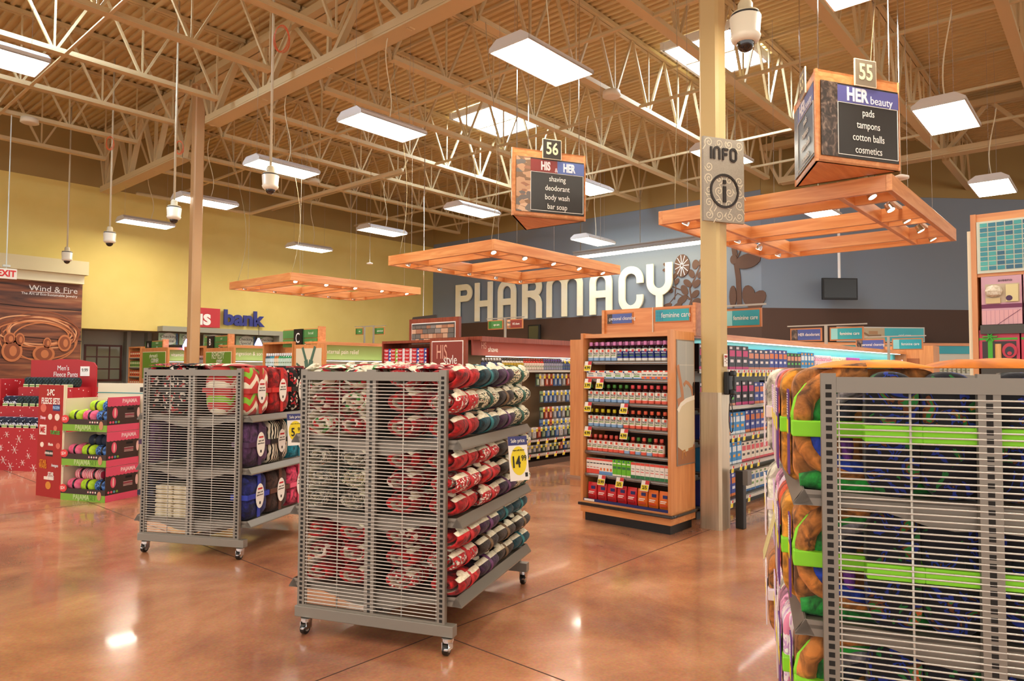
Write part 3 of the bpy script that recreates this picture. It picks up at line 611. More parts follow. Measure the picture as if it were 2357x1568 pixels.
for px_, py_, rx_, rz_ in ((27, 808, .34, .42), (100, 815, .38, .34), (148, 790, .24, .34), (22, 780, .2, .24), (45, 782, .16, .26), (108, 790, .14, .22)):
    c = bp(px_, py_); mb = MB(); mb.disc((c[0], -.03, c[1]), X_, Z_, rx_*.62, rz_*.62, NY, .004, 20, 0); mb.disc((c[0], -.034, c[1]), X_, Z_, rx_*.48, rz_*.48, NY, .002, 20, 1); mb.disc((c[0]+.02, -.036, c[1]), X_, Z_, rx_*.22, rz_*.3, NY, .002, 14, 0); obj('charm_print', mb, [COPP[0], COPP[1]], t)
c = bp(124, 667); text('Wind & Fire', .2, (c[0], -.006, c[1]), X_, Z_, PAPER, t, xs=1.05); c = bp(115, 679); text('The Art of Eco-Sustainable Jewelry', .085, (c[0], -.006, c[1]), X_, Z_, PAPER, t)
mb = MB(); mb.strip([bp(68, 672), bp(162, 676)], .012, (0, -.004, 0), X_, Z_, NY, .002); mb.strip([bp(68, 660), bp(75, 667), bp(82, 660), bp(88, 667)], .012, (0, -.004, 0), X_, Z_, NY, .002); obj('logo_lines', mb, PAPER, t)
mb = MB(); mb.box(-12, YW-.03, 0, 6.0, YW, .9); struct('baseboard_left', mb, mat('b9905a', .7))
# checking special panels and pendant lamps of the bank
p0 = PY(363, 765, YW-.2)
for i, (px_, w_) in enumerate(((382, .95), (430, 1.0), (485, 1.0), (560, 1.0), (608, 1.0))):
    a = PY(px_-22, 775, YW+.3); b = PY(px_+22, 775, YW+.3)
    t = thing('checking_panel', 'green and white checking special placard, %s from the left' % ORD[i], 'placard', ((a.x+b.x)/2, YW+.15, 2.15), 0, 'bank checking placards'); hw = (b.x-a.x)/2
    mb = MB(); mb.box(-hw, 0, 0, hw, .02, .32, 0); mb.disc((hw*.1, -.001, .16), X_, Z_, hw*.8, .17, NY, .002, 18, 1); mb.box(hw*.8, -.003, 0, hw, 0, .32, 2); obj('board', mb, [mat('a9c39a', .6), mat('e6ead8', .6), mat('4a6a8a', .6)], t)
    text('Checking', .12, (0, -.006, .22), X_, Z_, mat('3a3a34'), t); text('Special', .12, (0, -.006, .1), X_, Z_, mat('3a3a34'), t)
for px_, py_, lab in ((430, 795, 'small glowing blue pendant lamp left of the B sign'), (595, 792, 'small glowing blue pendant lamp right of the B sign')):
    p = PY(px_, py_, 17.5); t = thing('pendant_lamp', lab, 'lamp', p, 0, 'blue pendant lamps'); mb = MB(); mb.lathe([(.02, .16), (.05, .1), (.1, -.02), (.09, -.1), (.05, -.14)], 14); obj('lamp_shade', mb, mat('8f8cf0', .3, emit=1.6), t, smooth=True); mb = MB(); mb.cyl((0, 0, .16), (0, 0, .7), .006, 6); obj('cord', mb, BLACK, t)
# ================================================================ ROLLING RACKS
def frame_of(o, th):
    c, s_ = math.cos(th), math.sin(th)
    return lambda u, v, z=0: Vector((o[0]+u*c-v*s_, o[1]+u*s_+v*c, z))
SLOT = mat('1b1815', .8)
def rack(o, th, lab, L_=1.30, shelves=(1.08, .66, .24), U0=-.02, U1=.91):
    t = thing('rolling_display_rack', lab, 'display rack', (o[0], o[1], 0), th, 'rolling wire-end display racks')
    uc = (U0+U1)/2; zt = 1.51
    def post(u, v, w_=.045, d_=.03, z0=.13, z1=zt, face=-1):
        mb = MB(); mb.box(u-w_/2, v, z0, u+w_/2, v+d_, z1, 0)
        k = int((z1-z0-.04)/.0265)
        for i in range(k):
            zz = z0+.03+i*.0265
            if face < 0: mb.box(u-.009, v-.0006, zz, u+.009, v, zz+.016, 1)
            else: mb.box(u-.009, v+d_, zz, u+.009, v+d_+.0006, zz+.016, 1)
        return mb
    for v, face in ((0, -1), (L_-.03, 1)):
        for u in (U0+.022, U1-.022): obj('slotted_post', post(u, v, .045, .03, face=face), [TAUPE, SLOT], t)
        obj('centre_post', post(uc, v+(.004 if face < 0 else 0), .06, .026, face=face), [TAUPE, SLOT], t)
        mb = MB(); mb.box(U0+.045, v, zt-.062, U1-.045, v+.022, zt-.012); obj('top_rail', mb, TAUPE, t); mb = MB(); mb.box(U0+.045, v, .13, U1-.045, v+.022, .16); obj('bottom_rail', mb, TAUPE, t)
        mb = MB(); z = .175
        vv = v+.006 if face < 0 else v+.022
        while z < zt-.07:
            mb.cyl((U0+.042, vv, z), (U1-.042, vv, z), .0031, 6, cap=False); z += .0196
        for f in (.25, .74): uu = U0+.045+(U1-U0-.09)*f; mb.cyl((uu, vv+.006, .16), (uu, vv+.006, zt-.06), .004, 6)
        for uu in (U0+.052, U1-.052): mb.cyl((uu, vv+.003, .16), (uu, vv+.003, zt-.06), .003, 6)
        obj('wire_grid', mb, WIREM, t, smooth=True)
        mb = MB(); mb.box(-.03, v-.012, .09, .965, v+.045, .15); obj('foot_rail', mb, TAUPE, t, bevel=.003)
    mb = MB(); mb.box(uc-.012, .03, .16, uc+.012, L_-.03, zt-.05); obj('spine_panel', mb, TAUPE_SHADE, t)  # spine coloured near black to stand in for the shaded space inside the rack
    mb = MB(); mb.box(uc-.02, .03, .1, uc+.02, L_-.03, .14); obj('base_beam', mb, TAUPE, t)
    for z in shelves:
        for sg in (-1, 1):
            mb = MB(); ui, uo = uc+sg*.014, uc+sg*.52; v0, v1 = -.0 if False else .035, L_-.035
            mb.box(ui, v0, z+.022, uo, v1, z+.034, 0)
            e = uc+sg*.55; v0b, v1b = v0-.03, v1+.03
            # sloping front lip with end plates
            a = [(uo, v0, z+.045), (e, v0, z-.0), (e, v0, z+.006), (uo, v0, z+.052)]
            if sg > 0 or True:
                mb.poly([(uo-.004*sg, v0, z+.05), (e, v0, z+.005), (e, v0, z-.004), (uo-.03*sg, v0, z+.0)], (0, v1-v0, 0), 0)
            mb.quad((uo, v0+.002, z+.0505), (uo, v1-.002, z+.0505), (e, v1-.002, z+.0065), (e, v0+.002, z+.0065), 1)
            for vv in (v0, v1-.004):
                mb.poly([(ui, vv, z-.05), (ui, vv, z+.03), (uo-.0*sg, vv, z+.05), (e, vv, z+.0), (uo-.02*sg, vv, z-.002), (uc+sg*.30, vv, z-.004), (uc+sg*.16, vv, z-.045), (uc+sg*.09, vv, z-.055)], (0, .004, 0), 0)
            mb.cyl((uc+sg*.46, v0-.001, z+.018), (uc+sg*.46, v0-.0005, z+.018), .006, 8, 2)
            obj('shelf', mb, [TAUPE, mat('7d786f', .35, .4), SLOT], t)
    for v in (.0, L_):
        for u in (.045, .93):
            mb = MB(); mb.cyl((u, v, .088), (u, v, .075), .034, 14); mb.cyl((u, v, .078), (u, v, .066), .028, 14); mb.box(u-.022, v-.03, .03, u-.017, v+.02, .07); mb.box(u+.017, v-.03, .03, u+.022, v+.02, .07); mb.box(u+.01, v-.07, .045, u+.03, v-.03, .052)
            c = obj('caster', mb, CHROME, t); mb = MB(); mb.cyl((u-.015, v-.012, .033), (u+.015, v-.012, .033), .033, 20); mb2 = obj('wheel', mb, mat('17140f', .4), c, bevel=.004)
            mb = MB(); mb.cyl((u-.0175, v-.012, .033), (u+.0175, v-.012, .033), .017, 14); obj('hub', mb, mat('b4ada2', .4, .4), c)
    return t
THR = math.radians(-67.8); TH1 = math.radians(-62.4)
u2 = Vector((math.cos(THR), math.sin(THR), 0)); o2 = PZ(705, 1457, 0)-u2*.045
u1 = Vector((math.cos(TH1), math.sin(TH1), 0)); o1 = PZ(335, 1270, 0)-u1*.045
R2F, R1F = frame_of(o2, THR), frame_of(o1, TH1)
d = ray(1905, 868); P3 = EYEP+d*(1/715); o3 = Vector((P3.x, P3.y, 0)); R3F = frame_of(o3, THR)
rack(o2, THR, 'front rolling wire-end rack full of rolled sherpa throws')
rack(o1, TH1, 'left rolling wire-end rack with folded plush throws')
rack(o3, THR, 'nearest rolling wire-end rack cropped by the right edge', L_=1.42)
# ---- rolled throw: a thick sheet wound in a spiral, axis along local y, standing on z = 0
SHERPA = texmat('cream_sherpa', 'noise', 40, [(.3, 'd9cba6'), (.6, 'f6efd8')], rough=.9, sheen=.08, const=False, bump=(55, .9))
def roll_mesh(seed, a=.125, b=.078, L_=.30, turns=1.7, flap=1):
    rnd = random.Random(seed); th = .034; N = int(turns*18); prof = []; k = 7
    LS = (-1, -.97, -.85, -.6, -.3, -.12, 0, .12, .3, .6, .85, .97, 1); k = len(LS)
    for l in LS: prof.append((l, 1))
    for l in LS[::-1]: prof.append((l, -1))
    vs = []; fs = []; ms = []; M_ = len(prof); ph = rnd.uniform(-.2, .3); a0 = .95+ph
    for i in range(N+1):
        f = i/N; an = a0-2*math.pi*turns*(1-f)*flap; R = .22+.78*f
        # radius fraction shrinks inward so that layers nest
        for (l, s_) in prof:
            y = l*L_/2*(1-.03*abs(s_-1)) + rnd.uniform(-.003, .003)
            edge = (abs(l)**10)*.022; pinch = .013*math.exp(-(l*L_/2/.028)**2)*f
            rr = R-(1-s_)/2*th/b*.72
            rx = a*max(.03, rr)-edge*(.5+s_*.5)-pinch; rz = b*max(.03, rr)-edge*(.5+s_*.5)-pinch
            w_ = 1+.035*math.sin(3*an+ph*9)+.02*math.sin(l*5+an*2)
            vs.append((rx*w_*math.cos(an), y, b+rz*w_*math.sin(an)))
    for i in range(N):
        for j in range(M_):
            j2 = (j+1) % M_; fs.append((i*M_+j, i*M_+j2, (i+1)*M_+j2, (i+1)*M_+j)); inner = k-1 < j < M_-1
            ms.append(1 if (inner and i > N*.0) or i >= N-1 else 0)
    fs.append(tuple(range(M_))[::-1]); ms.append(0); fs.append(tuple(range(N*M_, N*M_+M_))); ms.append(1)
    mb = MB(); mb.add(vs, fs, ms)
    # cream lining turned out at the free edge: two soft lobes either side of the band
    for sy in ((-1, 1), (-1,), (1,))[seed % 3]:
        az = a0+rnd.uniform(-.25, .35); c = Vector((a*.94*math.cos(az), sy*L_*.25, b+b*.92*math.sin(az))); vs = []; fs = []; q = 8
        for i in range(q+1):
            for j in range(q):
                p = math.pi*i/q; t_ = 2*math.pi*j/q
                px_, pz_ = .030*math.sin(p)**.7*math.cos(t_)*(1+.12*rnd.uniform(-1, 1)), .013*math.sin(p)**.7*math.sin(t_)*(1+.2*rnd.uniform(-1, 1)); ti = -.62
                vs.append((c.x+px_*math.cos(ti)-pz_*math.sin(ti), c.y+L_*.125*math.cos(p), c.z+px_*math.sin(ti)+pz_*math.cos(ti)))
        for i in range(q):
            for j in range(q): fs.append((i*q+j, i*q+(j+1) % q, (i+1)*q+(j+1) % q, (i+1)*q+j))
        mb.add(vs, fs, 1)
    return mb
def band_mb(a=.125, b=.078, w_=.018):
    mb = MB(); n = 28; vs = []
    for i in range(n):
        an = 2*math.pi*i/n
        for y, o in ((-w_, -.006), (-w_, -.001), (w_, -.001), (w_, -.006)): vs.append(((a-.008+o)*math.cos(an), y, b+(b-.006+o)*math.sin(an)))
    fs = []
    for i in range(n):
        for j in range(4): i2 = (i+1) % n; fs.append((i*4+j, i*4+(j+1) % 4, i2*4+(j+1) % 4, i2*4+j))
    return mb.add(vs, fs)
NORDIC = texmat('nordic_red_white_knit', 'voronoi', 85, [(0, 'b01a1e'), (.42, 'f2e8dc'), (.6, 'c2242a'), (.86, '8d8a80')], rough=.85, sheen=.08, bump=(60, .4), rnd=True)
CAMO = texmat('swirled_camo_fleece', 'noise', 15, [(0, '2c3a2c'), (.42, 'e9dcb8'), (.53, '4f5f4a'), (.6, 'efe6cb'), (.68, '7a5236')], rough=.85, sheen=.08, dist=2.6, mscale=(1, .5, 1), rnd=True, detail=1)
HOLI = texmat('holiday_print_fleece', 'voronoi', 45, [(0, 'f2ead2'), (.4, 'c3262a'), (.6, 'f6f0dc'), (.78, '3f8a3a'), (.92, '2a221e')], rough=.85, sheen=.08, rnd=True)
GREYCAMO = texmat('grey_white_swirl_fleece', 'noise', 16, [(0, '24221f'), (.44, 'c9c2ae'), (.52, '4a4740'), (.62, 'e4dcc4')], rough=.85, sheen=.08, dist=3, rnd=True, detail=1)
REDSPOT = texmat('dark_red_spotted_fleece', 'voronoi', 34, [(0, '7d1418'), (.55, 'b51c22'), (.82, 'ecdccb')], rough=.85, sheen=.08, rnd=True)
FAB = {'red': (velvet('b80a0e'), 'c8262c'), 'teal': (velvet('0c3f4a'), '2f7a80'), 'purple': (velvet('3b1a3a'), '6a3a66'), 'brown': (velvet('33261b'), '7a5e40'), 'camouflage': (CAMO, '2f5f50'), 'red nordic-patterned': (NORDIC, 'c8262c'),
       'holiday-print': (HOLI, 'c22a30'), 'grey swirl-print': (GREYCAMO, '8d8878'), 'spotted dark red': (REDSPOT, 'c8262c')}
PROTO = {}
def rolled(col, var):
    if (col, var) not in PROTO:
        m, bc = FAB[col]; lining = SHERPA
        t = thing('rolled_throw', 'x', 'throw'); t.location = (0, 0, -50)
        body = MBODY.setdefault(var, roll_mesh(11+var))
        me = body.mesh('throw_body', [m, lining], True); o = link('folded_fabric', me, t)
        o2_ = obj('band', band_mb(), mat(bc, .7), t)
        PROTO[(col, var)] = t
    return PROTO[(col, var)]
MBODY = {}
def put(proto, used, loc, rz, lab, group, flip=False):
    o = dup(proto, loc, rz, lab, group)
    return o
PROTOS_TO_FREE = []
R = 'red'; T = 'teal'; Pu = 'purple'; Bn = 'brown'; Ca = 'camouflage'; No = 'red nordic-patterned'; Ho = 'holiday-print'; Gr = 'grey swirl-print'; Sp = 'spotted dark red'
RIGHT = [[[R, T, Pu, Ca], [No, Ca, Bn, Ca], [R, T, Pu, Ca]], [[R, No, Bn, Ca], [No, R, Bn, T], [R, No, Pu, Ca]], [[R, Pu, T, T], [No, Bn, Bn, Bn], [R, Pu, Bn, T]]]
LEFT = [[[Ho]*4, [Sp, Ho, Ho, R], [Ho, Ho, Ho, Ho]], [[Gr]*4, [Gr]*4, [Gr, Gr, Ca, Ca]], [[R, R, R, R], [Sp, R, R, R], [R, Sp, R, R]]]
SH = ['upper', 'middle', 'lower']; LY = ['top', 'middle', 'bottom']; SL = ['nearest the camera', 'second from the camera', 'third from the camera', 'farthest from the camera']
rnd = random.Random(4); zs = [1.08, .66, .24]
for si in range(3):
    for li in range(3):
        for sl in range(4):
            z = zs[si]+.036+(2-li)*(.139 if si == 0 else .123); v = .175+sl*.315
            for side, tab, uo, ui in (('right', RIGHT, .875, .61), ('left', LEFT, .085, .31)):
                col = tab[si][li][sl]; pr = rolled(col, rnd.randrange(3)); u = uo+rnd.uniform(-.012, .016)
                o = put(pr, 0, R2F(u, v+rnd.uniform(-.006, .006), z), THR+(0 if side == 'right' else math.pi)+rnd.uniform(-.05, .05), '%s rolled throw, %s %s shelf, %s layer, %s' % (col, side, SH[si], LY[li], SL[sl]), 'rolled throws on the front rack')
                if si: o.scale = (1, 1, .89)
                if sl == 0 or (li == 0 and si == 0):
                    c2 = {'right': [No, R, Sp, R][(li+si) % 4], 'left': [[Ho, Ho, Sp], [Gr, Ca, Gr], [R, Sp, R]][si][li]}[side]
                    o = put(rolled(c2, rnd.randrange(3)), 0, R2F(ui, v, z), THR, '%s rolled throw, inner row, %s %s shelf, %s layer, %s' % (c2, side, SH[si], LY[li], SL[sl]), 'rolled throws on the front rack')
                    if si: o.scale = (1, 1, .89)
# ---- price signs clipped to the shelf lips
def price_sign(F_, th, u, v, z, big, small, lab):
    t = thing('price_sign', lab, 'sign', F_(u, v, z), th+math.pi/2-.62, 'yellow sale price signs')   # local x runs along the shelf, face looks along -y
    w_, h = .115, .27; tilt = Vector((0, -.13, -1)).normalized(); n = Vector((0, -1, .13)).normalized()
    def q(x0, s0, x1, s1, d): return [X_*x0+tilt*s1+n*d, X_*x1+tilt*s1+n*d, X_*x1+tilt*s0+n*d, X_*x0+tilt*s0+n*d]
    mb = MB(); mb.poly(q(-w_/2*1.25, 0, w_/2*1.25, h, 0), n*.003, 0); mb.poly(q(-w_/2*1.25, 0, w_/2*1.25, .055, .003), n*.001, 1)
    mb.disc(tilt*.15+n*.003, X_, -tilt, w_*.52, .088, n, .001, 24, 2); mb.poly(q(.042, .225, .062, .25, .003), n*.001, 3)
    obj('card', mb, [PAPER, mat('3a3f7a', .5), YEL, BLACK], t)
    text('Sale price', .034, tilt*.028+n*.006, X_, -tilt, PAPER, t, xs=.8); text(big, .098, tilt*.16+X_*-.024+n*.007, X_, -tilt, BLACK, t, xs=.72, bold=.002)
    text(small, .05, tilt*.137+X_*.038+n*.007, X_, -tilt, BLACK, t, xs=.8)
    text('super soft throw', .013, tilt*.085+n*.007, X_, -tilt, BLACK, t)
price_sign(R2F, THR, 1.09, .66, 1.10, '14', '99', 'yellow sale price sign reading 14.99 on the front rack')
price_sign(R1F, TH1, 1.09, .50, 1.12, '5', '99', 'yellow sale price sign reading 5.99 on the left rack')
# ---- folded upright throws of the left rack
CHEV = None
def chevron():
    m = bpy.data.materials.new('chevron_fleece'); m.use_nodes = True; nt = m.node_tree; N = nt.nodes; L = nt.links; b = N['Principled BSDF']; b.inputs['Roughness'].default_value = .85; b.inputs['Sheen Weight'].default_value = .3
    tc = N.new('ShaderNodeTexCoord'); sp = N.new('ShaderNodeSeparateXYZ'); L.new(tc.outputs['Object'], sp.inputs[0])
    def mth(op, a, b_=None):
        n = N.new('ShaderNodeMath'); n.operation = op
        for i, v in enumerate((a, b_)):
            if v is None: continue
            if isinstance(v, (int, float)): n.inputs[i].default_value = v
            else: L.new(v, n.inputs[i])
        return n.outputs[0]
    tri = mth('PINGPONG', mth('ADD', sp.outputs[0], 5.0), .075); zz = mth('ADD', sp.outputs[2], mth('MULTIPLY', tri, 1.25)); fr = mth('FRACT', mth('MULTIPLY', zz, 4.6))
    r = N.new('ShaderNodeValToRGB'); r.color_ramp.interpolation = 'CONSTANT'; e = r.color_ramp.elements
    while len(e) < 4: e.new(.5)
    for i, (p, c) in enumerate(((0, 'c8342c'), (.3, 'f3ecd2'), (.55, 'c8342c'), (.78, '8cc63a'))): e[i].position = p; e[i].color = lin(c)
    L.new(fr, r.inputs[0]); L.new(r.outputs[0], b.inputs['Base Color']); return m
ZEBRA = texmat('zebra_fleece', 'wave', 11, [(0, '16130f'), (.5, 'f3ead2')], rough=.85, dist=5, detail=1, mscale=(1, .5, 1.1))
BLKRED = texmat('black_red_holiday_fleece', 'voronoi', 45, [(0, '14110f'), (.72, 'b8222a'), (.86, 'efe6d6')], rough=.85, rnd=True)
PLAID = texmat('red_grey_plaid_fleece', 'magic', 14, [(0, 'b5222a'), (.45, '3a3532'), (.6, 'd6c7b6'), (.75, 'a81d24')], rough=.85, dist=1.5)
FT = {'red white and green chevron': (chevron(), 'b8322c'), 'bright red': (velvet('b80a0e'), 'd8322e'), 'black holiday-print': (BLKRED, '26211c'), 'dusty purple': (velvet('56325e'), '47284c'), 'black and white zebra': (ZEBRA, '1b1815'), 'turquoise': (velvet('1fa3c0'), '1a8aa0'),
      'royal blue': (velvet('16206e'), '2c3fae'), 'dark brown': (velvet('452a20'), '5e3a2c'), 'hot pink': (velvet('e8486e'), 'f0607f'), 'cream and black': (GREYCAMO, 'e8e0cc'), 'dark navy': (velvet('14162c'), '20243f'), 'plaid': (PLAID, '8a1d22')}
def pillow(w_, d_, h, n=8, r=.35, seed=0, fold=True):
    """soft upright folded block: x = width, y = depth (front at -y), z up from 0"""
    rd = random.Random(seed); vs = []; fs = []; K_ = 12; sec = []
    for i in range(24):
        a = 2*math.pi*i/24; ca, sa = math.cos(a), math.sin(a); k = (abs(ca)**5+abs(sa)**5)**(-1/5); sec.append((ca*k, sa*k))
    for j in range(K_+1):
        f = j/K_; e = 1-.16*(abs(2*f-1)**6); 
        for i, (x, y) in enumerate(sec):
            vs.append((x*w_/2*(e if e > .9 else e)+rd.uniform(-.002, .002), y*d_/2*(1-.55*abs(2*f-1)**5)+.004*math.sin(f*9+i), f*h+rd.uniform(-.002, .002)*(0 < j < K_)))
    for j in range(K_):
        for i in range(24): fs.append((j*24+i, j*24+(i+1) % 24, (j+1)*24+(i+1) % 24, (j+1)*24+i))
    fs += [tuple(range(24))[::-1], tuple(range(K_*24, K_*24+24))]
    return MB().add(vs, fs)
def folded_throw(col, loc, rz, lab, group, w_=.29, d_=.15, h=.38, card=True, seed=0):
    m, rc = FT[col]; t = thing('folded_throw', lab, 'throw', loc, rz, group)
    obj('folded_fabric', pillow(w_, d_, h, seed=seed), m, t, smooth=True)
    rm = mat(rc, .6); mb = MB(); y0 = -d_/2-.007; w2 = .02
    mb.box(-w2, y0-.002, .01, w2, y0+.003, h-.01); mb.box(-w2, y0, h-.012, w2, d_/2, h+.004); mb.box(-w_/2-.004, y0-.002, h*.46, w_/2+.004, y0+.003, h*.46+2*w2); mb.box(-w_/2-.006, y0, h*.46, -w_/2, d_/2, h*.46+2*w2); mb.box(w_/2, y0, h*.46, w_/2+.006, d_/2, h*.46+2*w2)
    obj('ribbon', mb, rm, t)
    if card:
        mb = MB(); c = (.01, y0-.003, h*.5); mb.disc(c, X_, Z_, .056, .1, NY, .002, 26, 0); mb.box(-.02, y0-.007, h*.5+.052, .04, y0-.005, h*.5+.066, 1); mb.box(.002, y0-.007, h*.5-.068, .018, y0-.005, h*.5-.046, 2)
        cd = obj('round_card', mb, [PAPER, RED, BLACK], t); text('super soft', .018, (.01, y0-.006, h*.5+.03), X_, Z_, mat('55504a'), cd); text('plush throw', .018, (.01, y0-.006, h*.5+.008), X_, Z_, mat('55504a'), cd)
    return t
ROWS = [['red white and green chevron', 'bright red', 'black holiday-print', 'plaid'], ['dusty purple', 'black and white zebra', 'turquoise', 'dusty purple'], ['royal blue', 'dark brown', 'hot pink', 'cream and black']]
ROWL = [['black holiday-print', 'plaid', 'plaid', 'bright red'], ['dusty purple', 'dark navy', 'dark navy', 'turquoise'], ['dark navy', 'dark navy', 'dark brown', 'dark navy']]
for si in range(3):
    for sl in range(4):
        v = .18+sl*.31; z = zs[si]+.05
        folded_throw(ROWS[si][sl], R1F(.885, v, z), TH1+math.pi/2, '%s plush throw, right side, %s shelf, %s' % (ROWS[si][sl], SH[si], SL[sl]), 'folded plush throws on the left rack', h=.385 if si == 0 else .355, seed=si*9+sl)
        folded_throw(ROWL[si][sl], R1F(.005, v, z), TH1-math.pi/2, '%s plush throw, left side, %s shelf, %s' % (ROWL[si][sl], SH[si], SL[sl]), 'folded plush throws on the left rack', h=.385 if si == 0 else .355, seed=30+si*9+sl)
    if si == 0:
        for sl in range(4):
            for u, c in ((.66, ROWS[0][sl]), (.24, ROWL[0][sl])): folded_throw(c, R1F(u, .18+sl*.31, zs[0]+.05), TH1+math.pi/2, '%s plush throw, inner row %s, %s' % (c, 'right of the spine' if u > .5 else 'left of the spine', SL[sl]), 'folded plush throws on the left rack', w_=.3, d_=.26, h=.40, card=False, seed=60+sl)
# cream folded stack low on the left of the left rack
CRM = texmat('cream_folded_fleece', 'wave', 9, [(0, 'd9c8a0'), (.35, 'f4ead0'), (.9, 'efe2c0')], rough=.9, dist=2, const=False, mscale=(.2, .2, 3))
for k in range(7):
    for j, u in enumerate((.15, .33)):
        mb = MB(); mb.box(-.085, -.1, .003, .085, .1, .036); tag(obj('folded_blanket', mb, CRM, None, R1F(u, .16, zs[2]+.036+k*.037), TH1+random.uniform(-.04, .04), bevel=.012), 'cream folded blanket, %s from bottom of the %s pile' % (ORD[k], ('outer', 'inner')[j]), 'blanket', 'cream blankets low on the left rack')
# ---- layered children's blankets of the nearest rack
CART = texmat('dark_multicolour_print_fleece', 'noise', 11, [(0, 'c8842c'), (.3, '1c6a2e'), (.38, '14131c'), (.5, '0f1018'), (.55, '1a2f8a'), (.59, '0f1018'), (.62, '6a3818'), (.66, '1f7a34'), (.72, 'c8602c')], rough=.9, dist=1.2, rnd=True, sheen=.2, bump=(50, .3))
PINKP = texmat('pink_white_print_fleece', 'noise', 13, [(0, 'e58aa8'), (.42, 'f4e6e6'), (.52, 'd0a0cc'), (.58, 'f3efe8'), (.64, 'b24a6a'), (.7, '4aa0b0')], rough=.85, dist=1.5, rnd=True, mscale=(1, 1, .5))
LIME = mat('8fe02e', .7)
def layered_blanket(front, layers, w_, d_, h, loc, rz, lab, group, band=LIME, card=None):
    """front (towards local -y) shows nested folds; x = width into the shelf, z up"""
    t = thing('layered_blanket', lab, 'blanket', loc, rz, group)
    def ring(x0, x1, z0, z1, r, nseg=6):
        pts = []
        for cx_, cz_, a0 in ((x1-r, z1-r, 0), (x0+r, z1-r, 90), (x0+r, z0+r, 180), (x1-r, z0+r, 270)):
            for k in range(nseg+1): a = math.radians(a0+90*k/nseg); pts.append((cx_+r*math.cos(a), cz_+r*math.sin(a)))
        return pts
    n = len(layers)
    for i, m in enumerate(layers):
        f = i/n; x0, x1, z0, z1 = -w_/2*(1-.82*f), w_/2*(1-.82*f), h/2*.86*f, h-h/2*.86*f
        r = max(.008, min(.07*(1-f), (x1-x0)/2*.9, (z1-z0)/2*.9)); P = ring(x0, x1, z0, z1, r); k = len(P); mb = MB(); vs = []
        yf = -d_/2+.01*(i % 2)
        for sc, y in ((.97, d_/2), (1, d_/2-.02), (1, yf+.02), (.975, yf+.004), (.93, yf)):
            cx_, cz_ = (x0+x1)/2, (z0+z1)/2
            vs += [(cx_+(x-cx_)*sc+.003*math.sin(z*40+i), y, cz_+(z-cz_)*sc) for x, z in P]
        fs = [(a*k+j, a*k+(j+1) % k, (a+1)*k+(j+1) % k, (a+1)*k+j) for a in range(4) for j in range(k)]+[tuple(range(k)), tuple(range(4*k, 5*k))[::-1]]
        if i and i < 99: vs = [(x, y if y > 0 else y-.002*i, z) for x, y, z in vs]
        mb.add(vs, fs); obj('fold_layer', mb, m, t, smooth=True)
    if band:
        mb = MB(); e = .004; mb.box(-w_/2-e, -d_/2-(.055 if front else .028), h*.44, w_/2+e, d_/2+e, h*.57); obj('band', mb, band, t, bevel=.004)
    if front:
        y0 = -d_/2-.012; R_ = lambda pts, r, m, nm='fold_layer': obj(nm, MB().tube([(x, y0, z) for x, z in pts], r, 10), m, t, smooth=True)
        HF = lambda P: [(x, z) for x, z in P if x < .02]
        def U(x0, x1, z0, z1, up, n=10): 
            cx_, rx_ = (x0+x1)/2, (x1-x0)/2; s_ = 1 if up else -1; zc_, ze = (z1-rx_*.7, z0) if up else (z0+rx_*.7, z1)
            return [(x0, ze)]+[(cx_-rx_*math.cos(math.pi*q/n), zc_+s_*rx_*.7*math.sin(math.pi*q/n)) for q in range(n+1)]+[(x1, ze)]
        e = w_/2; Hm = h*.57
        R_(HF(U(-e+.035, e-.035, Hm, h-.012, True)), .034, front[0]); R_(HF(U(-e+.078, e-.078, Hm, h-.05, True)), .02, front[1]); R_(HF(U(-e+.115, e-.115, Hm, h-.075, True)), .026, front[2]); R_(HF(U(-e+.165, e-.165, Hm, h-.11, True)), .028, front[3])
        R_(HF(U(-e+.004, e-.004, Hm, h+.004, True)), .011, LIME)
        Hl = h*.45
        R_(HF(U(-e+.03, e-.03, .045, Hl, False)), .03, front[0]); R_(HF(U(-e+.075, e-.075, .07, Hl, False)), .028, front[4])
        R_([(-e+.105, Hl), (-e+.11, .13), (-e+.112, .09)], [.024, .02, .008], front[5]); R_([(-e+.165, Hl), (-e+.17, .14), (-e+.168, .08)], [.02, .02, .014], front[6])
        R_([(-e+.02, .028), (-e+.08, .034), (-e+.15, .026), (-e+.24, .032), (e-.03, .028)], [.024, .034, .03, .034, .024], front[1])
    if card:
        mb = MB(); mb.box(-w_/2-.012, -d_/2+.03, h*.1, -w_/2-.007, d_/2-.01, h*.82, 0); mb.box(-w_/2-.013, -d_/2+.03, h*.44, -w_/2-.012, d_/2-.01, h*.56, 1)
        for q_ in range(9): mb.box(-w_/2-.013, -d_/2+.045, h*.6+q_*.009, -w_/2-.012, d_/2-.03, h*.6+q_*.009+.004, 2)
        obj('printed_card', mb, [mat(card, .5), YEL, PAPER], t)
    return t
OR = velvet('c47a34'); BRN = velvet('4a2812'); GRN = velvet('1f9a34'); GRY = velvet('9d9aa0'); NV = velvet('101428'); BLU = velvet('1c3fae'); PUR = velvet('7a3aa0'); ORG = velvet('e0562c'); YL = velvet('d89028'); PNK = velvet('e89ab8'); CRW = velvet('e9ddc6')
